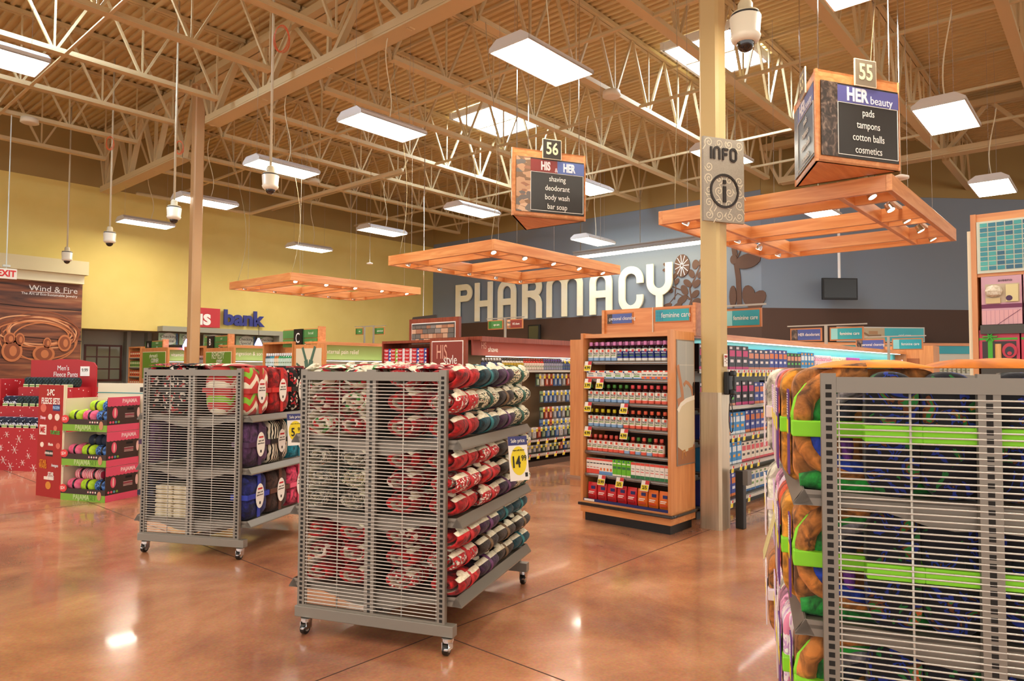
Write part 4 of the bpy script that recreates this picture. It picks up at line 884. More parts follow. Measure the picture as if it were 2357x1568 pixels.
sets = [([OR, BRN, GRN, GRY, NV], '6a3a8a', 'brown and orange'), ([YL, OR, NV, BLU, ORG], '6a3a8a', 'yellow-edged orange'), ([ORG, PNK, GRY, NV, PUR], 'e8d8d0', 'orange and pink'), ([PINKP, CRW, PINKP, PNK], 'e6c4d4', 'pink and white'), ([PNK, PINKP, CRW, PUR], 'd8b8e0', 'pale pink'), ([CRW, PINKP, PNK], 'f0e0e6', 'white and lilac'), ([PINKP, PNK], 'e6d0d8', 'farthest pink')]
z3 = [1.08, .66, .24]
for si in range(3):
    v = .17
    for k, (ly, cd, nm) in enumerate(sets[:6]):
        if si == 2 and k > 0: ly = sets[(k+2) % 7][0]
        dd = .13 if k == 0 else .19; hgt = .41 if si == 0 else .385
        layered_blanket((OR, GRN, GRY, NV, BLU, ORG, PUR) if k == 0 else None, [OR] if k == 0 else ly, .46, dd, hgt, R3F(.13-.012*k-.02*math.sin(k*1.3), v+dd/2-.03, z3[si]+.036), THR, '%s children\'s blanket, left side, %s shelf, %s from the camera' % (nm, SH[si], ORD[k]), 'bundled blankets on the nearest rack', band=LIME if k < 3 else mat('e6d8e0', .6), card=cd)
        v += dd+.008
    # bundles right behind the grid: two faces left, two right of the spine
    for j, (u, w_) in enumerate(((.19, .155), (.352, .155), (.545, .17), (.73, .18))):
        layered_blanket(None, [CART, CART, CART], w_, .09, .40 if si == 0 else .375, R3F(u, .095, z3[si]+.036), THR, 'dark printed children\'s blanket behind the wire grid, %s shelf, %s from the left' % (SH[si], ORD[j]), 'bundled blankets on the nearest rack', band=LIME)
# orange cloths laid on top of the bundles
def cloth(px0, px1, loc, rz, w_, d_, h, m, lab, group):
    mb = MB(); vs = []; nx, ny = 24, 8
    for i in range(nx+1):
        for j in range(ny+1):
            x = -w_/2+w_*i/nx; y = -d_/2+d_*j/ny; e = (1-abs(2*i/nx-1)**3)*(1-abs(2*j/ny-1)**4)
            vs.append((x, y, h*e*(1+.12*math.sin(x*40+y*14))+.001))
    fs = [(i*(ny+1)+j, (i+1)*(ny+1)+j, (i+1)*(ny+1)+j+1, i*(ny+1)+j+1) for i in range(nx) for j in range(ny)]; k = len(vs)
    vs += [(x, y, 0) for x, y, z in vs]; fs += [tuple(q+k for q in f)[::-1] for f in fs]
    for i in range(nx): fs += [(i*(ny+1), k+i*(ny+1), k+(i+1)*(ny+1), (i+1)*(ny+1)), (i*(ny+1)+ny, (i+1)*(ny+1)+ny, k+(i+1)*(ny+1)+ny, k+i*(ny+1)+ny)]
    for j in range(ny): fs += [(j, j+1, k+j+1, k+j), (nx*(ny+1)+j, k+nx*(ny+1)+j, k+nx*(ny+1)+j+1, nx*(ny+1)+j+1)]
    mb.add(vs, fs); return tag(obj('folded_cloth', mb, m, None, loc, rz, smooth=True), lab, 'blanket', group)
cloth(0, 0, R3F(.16, .34, 1.528), THR, .36, .5, .026, texmat('orange_flame_fleece', 'noise', 7, [(.3, 'e0761c'), (.55, 'f0982a'), (.8, 'f4c83a')], rough=.85, const=False, sheen=.08), 'orange blanket lying along the left top of the nearest rack', 'blankets on top')
cloth(0, 0, R3F(.50, .24, 1.528), THR, .36, .3, .03, texmat('rust_orange_fleece', 'noise', 9, [(.3, 'a85a1c'), (.6, 'e0801f')], rough=.85, const=False, sheen=.08), 'rust orange blanket humped over the top of the nearest rack', 'blankets on top')
cloth(0, 0, R3F(.80, .26, 1.528), THR, .26, .3, .014, texmat('green_multicolour_fleece', 'noise', 7, [(.3, '2f8a3a'), (.45, '6aa84a'), (.55, '5a3a8a'), (.62, 'd8e0d0')], rough=.85), 'green and purple blanket on the top right of the nearest rack', 'blankets on top')
for k, (u, m, c, v) in enumerate(((.14, HOLI, 'cream and green holiday', .2), (.36, HOLI, 'cream holiday', .25), (.56, NORDIC, 'red and white nordic', .2), (.74, REDSPOT, 'dark red spotted', .22))):
    cloth(0, 0, R2F(u, v, 1.517), THR, .21, .34, .022, m, '%s blanket flat on top of the front rack' % c, 'blankets on top of the front rack')
for k, (u, m, c) in enumerate(((.1, PLAID, 'grey and red plaid'), (.3, BLKRED, 'black and red'), (.5, HOLI, 'cream and red'), (.7, FT['red white and green chevron'][0], 'green and white chevron'))):
    cloth(0, 0, R1F(u, .2, 1.53), TH1, .2, .34, .02, m, '%s throw flat on top of the left rack' % c, 'throws on top of the left rack')
# dangling clear sign of the nearest rack
t = thing('hanging_price_card', 'pale yellow price card in a clear sleeve off the nearest rack', 'sign', R3F(-.12, .62, 1.02), THR+math.pi/2)
mb = MB(); mb.poly([(-.07, 0, 0), (.07, 0, 0), (.07, .07, -.26), (-.07, .07, -.26)], (0, .003, .001)); obj('card', mb, mat('ece2a0', .3), t)
mb = MB(); mb.poly([(-.075, -.004, .02), (.075, -.004, .02), (.075, .072, -.29), (-.075, .072, -.29)], (0, .001, .0)); obj('clear_sleeve', mb, mat('ffffff', .1, alpha=.25), t)
# ================================================================ PAJAMA DISPLAY
THP = math.radians(-65.5); oP = PZ(140, 1150, 0); PF = frame_of(oP, THP)
BRW = mat('3a2620', .6); LG = mat('7fae35', .6); PKB = mat('e0506e', .6); TEALC = mat('2f8f96', .5)
def pajama_box(k):
    z0 = k*.392; lab = 'brown pink and green pajama set carton, %s of the three stacked' % ('bottom', 'middle', 'top')[k]
    t = thing('pajama_carton', lab, 'display carton', PF(0, 0, z0), THP, 'stacked pajama cartons'); W, D, Hh_ = .64, .45, .388
    mb = MB(); mb.box(0, 0, 0, W, D, .01, 0); mb.box(0, D-.01, .01, W, D, Hh_-.03, 3); mb.box(0, .01, .01, .01, D-.01, Hh_-.02, 3)
    obj('tray', mb, [BRW, LG, PKB, CREAM], t)
    mb = MB(); mb.box(-.003, -.004, 0, W, .006, .075, 1); mb.box(-.003, -.004, .075, W, .006, .135, 0); fr = obj('front_lip', mb, [BRW, LG], t)
    mb = MB(); mb.disc((.035, -.005, .135), X_, Z_, .055, .045, NY, .003, 20); bd = obj('price_badge', mb, mat('e0383a', .5), t); text('$24', .05, (.03, -.009, .135), X_, Z_, PAPER, bd, xs=.8)
    text('PAJAMA', .078, (.30, -.006, .04), X_, Z_, mat('b9d08a'), t, xs=.85, bold=.002); text('SET', .078, (.465, -.006, .04), X_, Z_, mat('5f9230'), t, xs=.85)
    mb = MB()
    for q in range(4): mb.disc((.40+q*.035, -.006, .105), X_, Z_, .011, .011, NY, .001, 10, q % 2)
    mb.disc((.56, -.006, .07), X_, Z_, .03, .05, NY, .001, 12, 2); obj('printed_dots', mb, [mat('f0b0b0'), mat('e8e0d0'), mat('c98a6a')], t)
    # side panel (looks along +x)
    mb = MB(); n = X_
    P = lambda a, b, c, d_, e, m, x=W: mb.poly([(x+e, a, b), (x+e, c, b), (x+e, c, d_), (x+e, a, d_)], (.0015, 0, 0), m)
    mb.box(W-.008, .0, 0, W, D, Hh_-.02, 0); P(0, 0, D, .075, 0, 1); P(0, Hh_-.09, D, Hh_-.0, 0, 1)
    for q in range(9): mb.disc((W, .025+q*.05, Hh_-.092), Y_, Z_, .027, .014, X_, .0014, 10, 1)
    mb.disc((W+.0005, .10, .21), Y_, Z_, .036, .062, X_, .002, 20, 1); mb.disc((W+.003, .10, .21), Y_, Z_, .01, .05, X_, .001, 12, 2)
    mb.disc((W+.0005, .43, .2), Y_, Z_, .02, .06, X_, .002, 14, 2)
    for q, mi in enumerate((1, 1, 3, 4)): mb.disc((W+.0005, .04+q*.038, .105), Y_, Z_, .014, .014, X_, .002, 12, mi)
    for q in range(4): mb.box(W, .24, .15+q*.014, W+.0015, .37, .155+q*.014, 2 if q != 2 else 1)
    mb.box(W, .27, .235, W+.002, .36, .262, 5)
    obj('printed_side', mb, [BRW, PKB, mat('f2c8c0'), mat('5aa0b0'), mat('7fae35'), DARK], t)
    text('PAJAMA', .062, (W+.003, .30, Hh_-.048), Y_, Z_, mat('f6d0d4'), t, xs=.95, bold=.002)
    return t
for k in range(3): pajama_box(k)
mb = MB(); mb.box(-.02, -.0, .0, -.004, .05, .9, 0)
# fleece rolls in the cartons
FLE = {'lime': texmat('lime_fleece', 'noise', 14, [(.3, '8ec015'), (.7, 'd4f03a')], rough=.8, const=False, dist=1), 'pink': texmat('pink_fleece', 'noise', 14, [(.3, 'd8386a'), (.7, 'f78aa4')], rough=.8, const=False, dist=1), 'blue': texmat('blue_print_fleece', 'noise', 20, [(.3, '1c3a6a'), (.5, '5a8ad0'), (.6, '24406a')], rough=.8, dist=1), 'striped pink': texmat('pink_zebra_fleece', 'wave', 16, [(0, 'd83a5a'), (.5, 'f8c8c8')], rough=.8, dist=4), 'navy': mat('1a2238', .8, noise=30)}
def roll_pack(c, loc, rz, lab, s_=1):
    t = thing('pajama_roll', lab, 'pajama set', loc, rz, 'rolled pajama sets in the cartons')
    mb = MB(); pr = [(.0, -.10), (.035, -.10), (.062, -.085), (.07, -.05), (.058, -.012), (.058, .012), (.07, .05), (.062, .085), (.035, .10)]
    mb.lathe(pr, 16, 0); me = mb.mesh('rolled_fabric', FLE[c], True); me.transform(Matrix.Rotation(math.pi/2, 4, 'Y')); me.transform(Matrix.Translation((0, 0, .068))); me.transform(Matrix.Diagonal((.98*s_, .9, 1, 1))); link('rolled_fabric', me, t)
    mb = MB(); mb.lathe([(.0605, -.014), (.0615, -.012), (.0615, .012), (.0605, .014)], 16); me = mb.mesh('band', BLACK); me.transform(Matrix.Rotation(math.pi/2, 4, 'Y')); me.transform(Matrix.Translation((0, 0, .068))); me.transform(Matrix.Diagonal((1, .9, 1, 1))); link('band', me, t)
    return t
for k, row in enumerate((('pink', 'lime', 'blue'), ('pink', 'lime', 'blue'), ('lime', 'pink', 'blue'))):
    for j, c in enumerate(row):
        for rr in (0, 1): roll_pack(c, PF(.13+j*.2, .09+.14*rr, k*.392+.03+.07), THP, '%s rolled pajama set, %s in the %s row of the %s carton' % (c, ('left', 'middle', 'right')[j], ('front', 'back')[rr], ('bottom', 'middle', 'top')[k]))
for k, j, c in ((0, 0, 'striped pink'), (0, 1, 'striped pink'), (1, 1, 'navy'), (1, 2, 'navy'), (2, 2, 'blue'), (2, 1, 'lime')): roll_pack(c, PF(.16+j*.19, .16, k*.392+.03+.18), THP, '%s rolled pajama set lying on top in the %s carton%s' % (c, ('bottom', 'middle', 'top')[k], (', left', ', middle', ', right')[j]))
# red fleece set board
a = PZ(82, 1140, 0); e = PZ(139, 1149, 0); ux = (e-a).normalized(); W_ = (e-a).length; t = thing('fleece_set_board', 'tall red cardboard panel headed 2-PC FLEECE SETS', 'display board', a, math.atan2(ux.y, ux.x))
mb = MB(); mb.box(0, 0, 0, W_, .03, 1.30, 0); mb.box(W_, 0, 0, W_+.012, .035, 1.31, 1); obj('panel', mb, [mat('a8191c', .5), CREAM], t)
text('2-PC', .1, (W_*.5, -.003, 1.21), X_, Z_, PAPER, t, xs=.75, bold=.002); text('FLEECE SETS', .1, (W_*.5, -.003, 1.11), X_, Z_, PAPER, t, xs=.68, bold=.002)
for s_, fx, z, c, sz, bx in (('FROZEN', .74, .975, '9cc4ee', .045, '24407a'), ('Disney', .22, .84, 'f4d0e0', .05, None), ('ME', .22, .68, 'c8242c', .1, 'f0e4d8'), ('TURTLES', .72, .655, '4ab04a', .06, None), ('Minnie', .56, .50, 'f0e4d8', .045, None), ('SPIDER-MAN', .5, .385, 'e4d8d0', .036, '1a1512'), ('STAR', .27, .265, 'e08a20', .07, None), ('WARS', .27, .21, 'e08a20', .07, None), ('Avengers', .75, .235, 'd8d4d8', .045, None), ('STAR', .6, .12, 'f4f0e8', .06, None), ('WARS', .6, .07, 'f4f0e8', .06, None)):
    z = z*.9+.16
    if bx: mb = MB(); mb.box(W_*fx-.07, -.002, z-.035 if s_ != 'ME' else z-.055, W_*fx+.07, 0, z+.035 if s_ != 'ME' else z+.06); obj('logo_field', mb, mat(bx, .5), t)
    text(s_, sz, (W_*fx, -.005, z), X_, Z_, mat(c, .5), t, xs=.8, bold=.0015)
mb = MB()
for fx, z, r_, mi in ((.22, 1.03, .05, 1), (.5, .93, .035, 0), (.78, .93, .04, 0), (.2, .6, .03, 0), (.85, .6, .035, 1), (.72, .80, .03, 1), (.5, .135, .045, 2)): mb.disc((W_*fx, -.001, z), X_, Z_, r_*1.2, r_, NY, .002, 16, mi)
mb.box(W_*.32, -.003, .2, W_*.68, 0, .235, 0)
obj('printed_emblems', mb, [mat('f0dccc', .5), mat('d86a5a', .5), mat('d88a30', .5)], t)
# white carton shelf body behind the cartons
t = thing('display_backing', 'cream cardboard backing box behind the pajama cartons', 'display board', PF(0, .47, 0), THP)
mb = MB(); mb.box(-.02, 0, 0, .66, .02, 1.32, 0); mb.box(.66, -.0, 0, .68, .45, 1.31, 0); mb.box(-.02, .43, 0, .66, .45, 1.31, 0); mb.box(-.03, -.003, 1.2, .66, 0, 1.21, 1); obj('board', mb, [mat('e8e0cc', .6), TEALC], t)
# ================================================================ RED SNOWFLAKE FLEECE PANTS DISPLAY
pc = PZ(60, 1080, 0); THS = math.radians(-62); oS = pc+Vector((.25, 1.2, 0))*0+Vector((-.42, .42, 0)); SF = frame_of(oS, THS)
SNOW = texmat('red_snow_print', 'vdist', 16, [(0, 'f4dcd4'), (.16, 'b51f28')], rough=.6)
t = thing('pants_display', 'stepped red snowflake cardboard display of fleece pants', 'display', oS, THS)
mb = MB(); mb.box(0, 0, 0, 1.15, .9, .62, 0); obj('base', mb, SNOW, t)
mb = MB(); mb.box(.02, .2, .62, 1.1, .9, .92); mb.box(.1, .42, .92, 1.1, .9, 1.2); obj('riser', mb, SNOW, t)
mb = MB()
for q, (x, z) in enumerate(((.2, .45), (.55, .3), (.85, .5), (.35, .15), (1.0, .2), (.12, .25), (.7, .12), (.9, .05), (.4, .52), (.05, .5), (.05, .1), (1.05, .42), (.3, .33), (.62, .46), (.8, .22), (.48, .06))):
    for a in range(3):
        an = math.pi*a/3; r_ = .06 if q % 2 else .045; mb.bar((x-r_*math.cos(an), -.002, z-r_*math.sin(an)), (x+r_*math.cos(an), -.002, z+r_*math.sin(an)), .012, .003)
obj('snowflake_print', mb, mat('f2e6dc', .6), t)
mb = MB(); pts = [(.12, .9), (.12, 1.52), (.2, 1.60), (.5, 1.635), (.8, 1.63), (1.12, 1.58), (1.17, 1.52), (1.17, .9)]
mb.poly([(x, .78, z) for x, z in pts], (0, .02, 0), 0); hd = obj('header_board', mb, mat('b5242a', .5), t)
mb = MB(); mb.box(-.3, .98, .9, .45, 1.0, 1.62); obj('header_board', mb, mat('b5242a', .5), t)
text("Men's", .11, (.55, .775, 1.49), X_, Z_, PAPER, hd, xs=.9); text('Fleece Pants', .11, (.60, .775, 1.39), X_, Z_, PAPER, hd, xs=.85)
mb = MB(); mb.box(.88, .77, 1.37, 1.05, .778, 1.52); pl = obj('price_card', mb, PAPER, hd); text('9.99', .075, (.965, .768, 1.46), X_, Z_, BLACK, pl, xs=.9)
PL1 = texmat('dark_plaid_fleece', 'magic', 22, [(0, '10141c'), (.4, '1f3a2a'), (.6, '12161f'), (.75, '3a4a5a')], rough=.85, dist=1); PL2 = texmat('navy_white_print_fleece', 'voronoi', 26, [(0, '161c30'), (.7, 'c8ccd8')], rough=.85)
def pants(loc, m, lab):
    t = thing('folded_pants', lab, 'pants', loc, THS, 'folded fleece pants on the red display'); obj('folded_fabric', pillow(.12, .16, .15, seed=int(loc[0]*99) % 50), m, t, smooth=True)
    mb = MB(); mb.box(-.045, -.09, .0, .045, -.083, .045, 0); mb.box(-.045, -.092, .015, .045, -.09, .03, 1); obj('paper_tag', mb, [mat('d8dcb4', .6), mat('5f9230', .6)], t)
for q in range(8): pants(SF(.2+q*.118, .54, 1.2), PL1, 'dark green plaid folded pants on the top step, %s from the left' % ORD[q])
for q in range(6): pants(SF(.1+q*.125, .3, .92), PL1 if q > 1 else PL2, 'dark folded pants on the middle step, %s from the left' % ORD[q])
for q in range(7): pants(SF(.08+q*.13, .09, .62), PL2, 'navy and white folded pants on the front step, %s from the left' % ORD[q])
t = thing('gift_stack', 'red snowflake carton stack at the left edge', 'display', SF(-.75, .1, 0), THS)
mb = MB(); mb.box(0, 0, 0, .7, .7, .55); mb.box(.05, .15, .55, .65, .7, 1.0); mb.box(.1, .25, 1.0, .6, .7, 1.32); obj('carton_stack', mb, SNOW, t)
# ================================================================ PRODUCTS
def bottle_proto(name, cap, body, labels, r=.03, h=.175, sy=1.0, lab0=.02, lab1=.62, mark='d8482c', word=None):
    """syrup bottle: squared lathe body with label bands, red corner mark on the label, a cap child. Front looks along -x"""
    t = thing(name, 'x', 'bottle', (0, 0, -50)); n = 20; L0, L1 = h*lab0, h*lab1; q = len(labels)
    prof = [(r*.92, 0, 0), (r, h*.015, 0)]
    for i, c in enumerate(labels): prof.append((r*1.01, L0+(L1-L0)*i/q, i+1)); prof.append((r*1.01, L0+(L1-L0)*(i+1)/q-.0005, i+1))
    prof += [(r, L1, 0), (r, h*.66, 0), (r*.82, h*.73, 0), (r*.5, h*.785, 0), (r*.46, h*.80, 0)]
    mb = MB(); mb.lathe(prof, n, sx=.85, sy=sy, pw=3.2); k = len(labels)
    mb.box(-r*.88, -r*sy*.85, L1-.03, -r*.80, -r*sy*.1, L1-.006, k+1); mb.box(-r*.885, -r*sy*.75, (L0+L1)/2+.004, -r*.80, r*sy*.55, (L0+L1)/2+.010, k+2); mb.box(-r*.885, -r*sy*.75, (L0+L1)/2-.012, -r*.80, r*sy*.75, (L0+L1)/2-.004, k+3)
    obj('bottle_body', mb, [mat(body, .15, coat=.6)]+[mat(c, .45) for c in labels]+[mat(mark, .45), mat('26241f', .5), mat('5f8a2a' if mark != 'f2f0f0' else 'c9c6e0', .5)], t, smooth=False)
    mb = MB(); mb.lathe([(r*.54, h*.80), (r*.60, h*.82), (r*.60, h*.96), (r*.52, h)], 14); obj('cap', mb, mat(cap, .35), t, smooth=True)
    if word: text(word, .0135, (-r*.90, 0, (L0+L1)/2+.018), NY, Z_, mat('f4f0e8' if mark == 'c02a3a' else '26241f', .5), t, ext=.001, bold=.0003)
    return t
def carton_proto(name, w_, d_, h, base, bands, cat='box', extra=None, word=None, wc='26241f', wz=.6, ws=.02, wy=0):
    """w_ along y, d_ along x, front at x=0 facing -x; bands = [(z0,z1,y0,y1,hex)] in fractions"""
    t = MB(); t.box(0, -w_/2, 0, d_, w_/2, h, 0); ms = [mat(base, .45)]
    for i, (z0, z1, y0, y1, c) in enumerate(bands): t.box(-.0012-.0002*i, w_/2-w_*y1, h*z0, 0, w_/2-w_*y0, h*z1, len(ms)); ms.append(mat(c, .45))
    o = obj(name, t, ms, None, (0, 0, -50)); o['category'] = cat; o['label'] = 'x'
    if word: text(word, ws, (-.004, wy, h*wz), NY, Z_, mat(wc, .5), o, ext=.001, xs=.85)
    return o
def bag_proto(name, w_, d_, h, base, c2, cat='bag'):
    mb = MB(); vs = []; K_ = 8; n = 16
    for j in range(K_+1):
        f = j/K_; dd = d_*max(.06, math.sin(math.pi*min(1, (f*.9+.1)))**.6 if f < 1 else .05)
        for i in range(n):
            a = 2*math.pi*i/n; ca, sa = math.cos(a), math.sin(a); k = (abs(ca)**4+abs(sa)**4)**-.25
            vs.append((dd/2*ca*k, w_/2*sa*k*(1 if 0 < j < K_ else .98), f*h))
    fs = [(j*n+i, j*n+(i+1) % n, (j+1)*n+(i+1) % n, (j+1)*n+i) for j in range(K_) for i in range(n)]+[tuple(range(n))[::-1], tuple(range(K_*n, K_*n+n))]
    mb.add(vs, fs, [0 if (q//n) not in (3, 4) else 0 for q in range(len(fs))])
    mb.box(-d_*.52, -w_*.38, h*.62, -d_*.40, w_*.05, h*.8, 1); mb.box(-d_*.53, -w_*.3, h*.42, -d_*.42, w_*.3, h*.47, 2); mb.box(-d_*.53, -w_*.2, h*.33, -d_*.42, w_*.34, h*.37, 2); mb.box(-d_*.50, -w_*.34, h*.14, -d_*.36, w_*.36, h*.26, 3)
    o = obj(name, mb, [mat(base, .35), mat('1f2a6a', .4), PAPER, mat(c2, .4)], None, (0, 0, -50)); o['category'] = cat; o['label'] = 'x'; return o
PR = []
def B(*a, **k): o = bottle_proto(*a, **k); PR.append(o); return o
def Cn(*a, **k): o = carton_proto(*a, **k); PR.append(o); return o
def Bg(*a, **k): o = bag_proto(*a, **k); PR.append(o); return o
wl = ['8fb2d8', 'efe9dc', 'f1ece0', 'efe9dc']; wr = ['e8604a', 'efe4d6', 'f1ece0', 'efe9dc']; bl = ['efe9dc', '2b3a8a', '2b3a8a', '2b3a8a', 'efe9dc']
b_pw = B('syrup_bottle', 'd884b8', '181014', wl, h=.19, word='NiteTime'); b_pb = B('syrup_bottle', 'd884b8', '181014', bl, h=.19, mark='c02a3a', word='NiteTime')
b_gw = B('syrup_bottle', '3f7a2a', '10140c', wl, h=.175, word='NiteTime'); b_rw = B('syrup_bottle', 'e04a4e', '3a0c0c', wr, h=.175, word='DayTime')
b_yw = B('syrup_bottle', 'c9b81f', '10140c', wl, h=.175, word='NiteTime'); b_ow = B('syrup_bottle', 'd85a3c', '140c0a', wr, h=.175, word='DayTime')
b_tr = B('twin_syrup_bottle', 'd8584a', '5a1410', wr, h=.165, lab1=.66); b_tg = B('twin_syrup_bottle', '3f7a2a', '0c160c', wl, h=.165, lab1=.66)
c_day = Cn('tablet_carton', .104, .05, .078, 'efe9dc', [(0, .18, 0, 1, 'e8604a'), (.8, 1, .45, 1, 'e8604a'), (.28, .4, .2, .8, '8aa0b8'), (.72, .92, .06, .2, '2b3a8a')], word='DayTime')
c_nite = Cn('tablet_carton', .104, .05, .078, 'e9e9dc', [(0, .15, 0, 1, '7fa8d8'), (.8, 1, .6, 1, 'e8502c'), (.28, .42, .2, .8, '5a9a3a'), (.72, .92, .06, .2, '2b3a8a'), (.05, .22, .04, .16, '2f6a4a')], word='NiteTime')
c_duo = Cn('tablet_carton', .055, .05, .082, 'efe9dc', [(.04, .3, 0, 1, 'e8642c'), (.08, .24, .6, .95, '3a78c0'), (.85, 1, .4, 1, 'e84c3c'), (.5, .58, .1, .9, '2b2a28'), (.38, .43, .1, .9, '5a8a2a')])
c_t1 = Cn('tall_medicine_carton', .038, .06, .15, 'f3ece2', [(0, .3, 0, 1, 'e2503f'), (.88, 1, 0, 1, 'e2503f'), (.66, .72, .1, .9, '2b2a28'), (.4, .44, .15, .8, 'c8442c')])
c_t2 = Cn('tall_medicine_carton', .038, .06, .15, 'f3ece2', [(0, .2, 0, 1, '6a9ad0'), (.88, 1, 0, 1, 'e2503f'), (.25, .42, .3, .8, 'e8762c'), (.66, .72, .1, .9, '2b2a28')])
c_t3 = Cn('tall_medicine_carton', .048, .06, .155, '6cc22c', [(0, .1, 0, 1, 'f0ecd8'), (.75, .82, .1, .9, 'f0f4d8'), (.45, .6, .1, .9, '3f7a4a'), (.9, .97, .3, .6, '2b3a8a')])
c_t4 = Cn('tall_medicine_carton', .048, .06, .15, 'f3ece2', [(0, .2, 0, 1, '2f7a4a'), (.85, 1, 0, 1, 'e2503f'), (.42, .46, .1, .8, 'd84a3c')], word='Tussin', ws=.014)
g_red = Bg('cough_drop_bag', .105, .05, .165, 'd2242a', 'a8141c'); g_or = Bg('cough_drop_bag', .105, .05, .165, 'e8701f', 'd2441c')
SILV = mat('8f8b86', .22, .75)
def shelf_part(t, z, y0, y1, x0=0.0, depth=.38, m=SILV, lip=.035):
    mb = MB(); mb.box(x0+.02, y0, z-.018, x0+depth, y1, z-.002, 1); vs = []
    for k in range(6):
        a = math.pi*k/5; mb_ = (x0+.022-.022*math.sin(a)*.7, z-lip*(1-math.cos(a))/2+.002)
        vs.append(mb_)
    for k in range(5): (xa, za), (xb, zb_) = vs[k], vs[k+1]; mb.quad((xa, y0, za), (xa, y1, za), (xb, y1, zb_), (xb, y0, zb_), 0)
    mb.box(x0+.02, y0, z-lip, x0+.024, y1, z, 0)
    return obj('shelf', mb, [m, mat('3a3836', .5)], t)
def tag_part(t, x, y, z, s_='4.99', sc=1.0, face=NX, dy=None):
    ux = face.cross(Z_)*-1; ux = Z_.cross(face); o = Vector((x, y, z)); w_, h = .026*sc, .062*sc; sh = -.012*sc
    mb = MB(); P = lambda a, b, c, d_, e: [o+ux*(a+sh*b/h)+Z_*-b+face*e, o+ux*(c+sh*b/h)+Z_*-b+face*e, o+ux*(c+sh*d_/h)+Z_*-d_+face*e, o+ux*(a+sh*d_/h)+Z_*-d_+face*e]
    mb.poly(P(-w_, 0, w_, h, 0), face*.002, 0); mb.poly(P(-w_*.9, h*.42, w_*.9, h*.95, .002), face*.0008, 1); mb.poly(P(0, 0, w_, h*.36, .002), face*.0008, 2)
    g = obj('price_tag', mb, [PAPER, YEL, mat('d84040')], t)
    if s_: text(s_, .026*sc, o+ux*sh*.7+Z_*-h*.68+face*.0035, ux, Z_, BLACK, g, xs=.95, bold=.001)
    return g
# ================================================================ MEDICINE ENDCAP
EX = 5.775; EY0, EY1 = 3.115, 4.125
t = thing('medicine_endcap', 'honey wood endcap shelf stocked with cold syrup, beside the round column', 'shelving', (EX, EY0, 0)); W = EY1-EY0
mb = MB(); mb.box(.06, .0, .2, .46, .03, 1.88); obj('side_panel', mb, WOODZ, t)
mb = MB(); mb.box(-.02, W-.03, .2, .46, W, 1.88); mb.box(.06, W, 0, .46, W+.03, 1.80); obj('side_panel', mb, WOODZ, t)
mb = MB(); mb.box(-.02, 0, .2, .06, .03, 1.89); obj('front_stile', mb, WOODZ, t)
mb = MB(); mb.box(.38, .03, .2, .42, W-.03, 1.86); obj('back_panel', mb, mat('5f3a24', .6), t)
mb = MB(); mb.box(.0, .03, 1.83, .46, W-.03, 1.87); obj('top_rail', mb, WOODY, t)
mb = MB(); mb.box(-.02, 0, .09, .46, W, .2); obj('base', mb, WOODY, t)
mb = MB(); mb.box(.02, .03, 0, .44, W-.03, .09); obj('toe_kick', mb, BLACK, t)
mb = MB(); mb.box(-.045, -.025, .155, -.015, W+.02, .185); mb.box(-.015, -.03, .156, .46, -.0, .184); obj('bumper', mb, mat('0e0d0d', .25, coat=.5), t, bevel=.008)
ez = [1.60, 1.425, 1.19, .945, .70, .475]
for z in ez: shelf_part(t, z, .03, W-.03)
mb = MB(); mb.box(.0, .03, .2, .38, W-.03, .215, 0); mb.box(-.012, .03, .2, .0, W-.03, .225, 1); mb.box(-.014, W-.16, .203, -.012, W-.04, .222, 2); obj('base_deck', mb, [mat('3a3836'), mat('1f2a6a', .5), PAPER], t)
for z, lst in ((ez[0], [(.925, '4.99')]), (ez[1], [(.925, '3.99'), (.78, '3.99')]), (ez[2], [(.925, '4.99'), (.50, '4.99')]), (ez[3], [(.925, '4.99'), (.50, '4.99')]), (ez[5], [(.76, '3.99'), (.55, '2/5'), (.27, '2/5')])):
    for y, s_ in lst: tag_part(t, -.004, y, z-.004, s_, 1.6)
# bathtub poster on the right side
pz0, pz1 = .62, 1.80; mb = MB(); fx0, fx1 = .085, .44
mb.box(fx0, -.008, pz0, fx1, 0, pz1, 0); mb.box(fx0+.012, -.010, pz0+.012, fx1-.012, -.008, pz1-.012, 1)
mb.box(fx0+.012, -.0106, pz0+.012, fx1-.012, -.0098, .80, 6)
mb.poly([(fx0+.012, -.0104, 1.12), (.16, -.0104, 1.18), (.26, -.0104, 1.215), (.36, -.0104, 1.23), (fx1-.012, -.0104, 1.24), (fx1-.012, -.0104, .84), (.38, -.0104, .76), (.22, -.0104, .74), (fx0+.012, -.0104, .80)], (0, -.0012, 0), 2)
mb.strip([(fx0+.012, 1.13), (.16, 1.19), (.26, 1.225), (.36, 1.24), (fx1-.012, 1.25)], .04, (0, -.0106, 0), X_, Z_, NY, .003, 3)
mb.strip([(fx0+.014, 1.56), (.13, 1.46), (.16, 1.38), (.185, 1.30), (.20, 1.21)], .05, (0, -.0106, 0), X_, Z_, NY, .0014, 4); mb.strip([(fx0+.014, 1.2), (.14, 1.21), (.18, 1.22)], .09, (0, -.0106, 0), X_, Z_, NY, .001, 4)
mb.strip([(.215, 1.37), (.26, 1.40), (.31, 1.385), (.37, 1.345), (.40, 1.27)], .035, (0, -.0106, 0), X_, Z_, NY, .0018, 4); mb.disc((.415, -.0106, 1.33), X_, Z_, .022, .07, NY, .0022, 16, 5)
mb.strip([(.18, .68), (.19, .75), (.23, .76), (.25, .70)], .02, (0, -.0106, 0), X_, Z_, NY, .002, 7); mb.strip([(.3, .76), (.4, .77)], .02, (0, -.0106, 0), X_, Z_, NY, .002, 7)
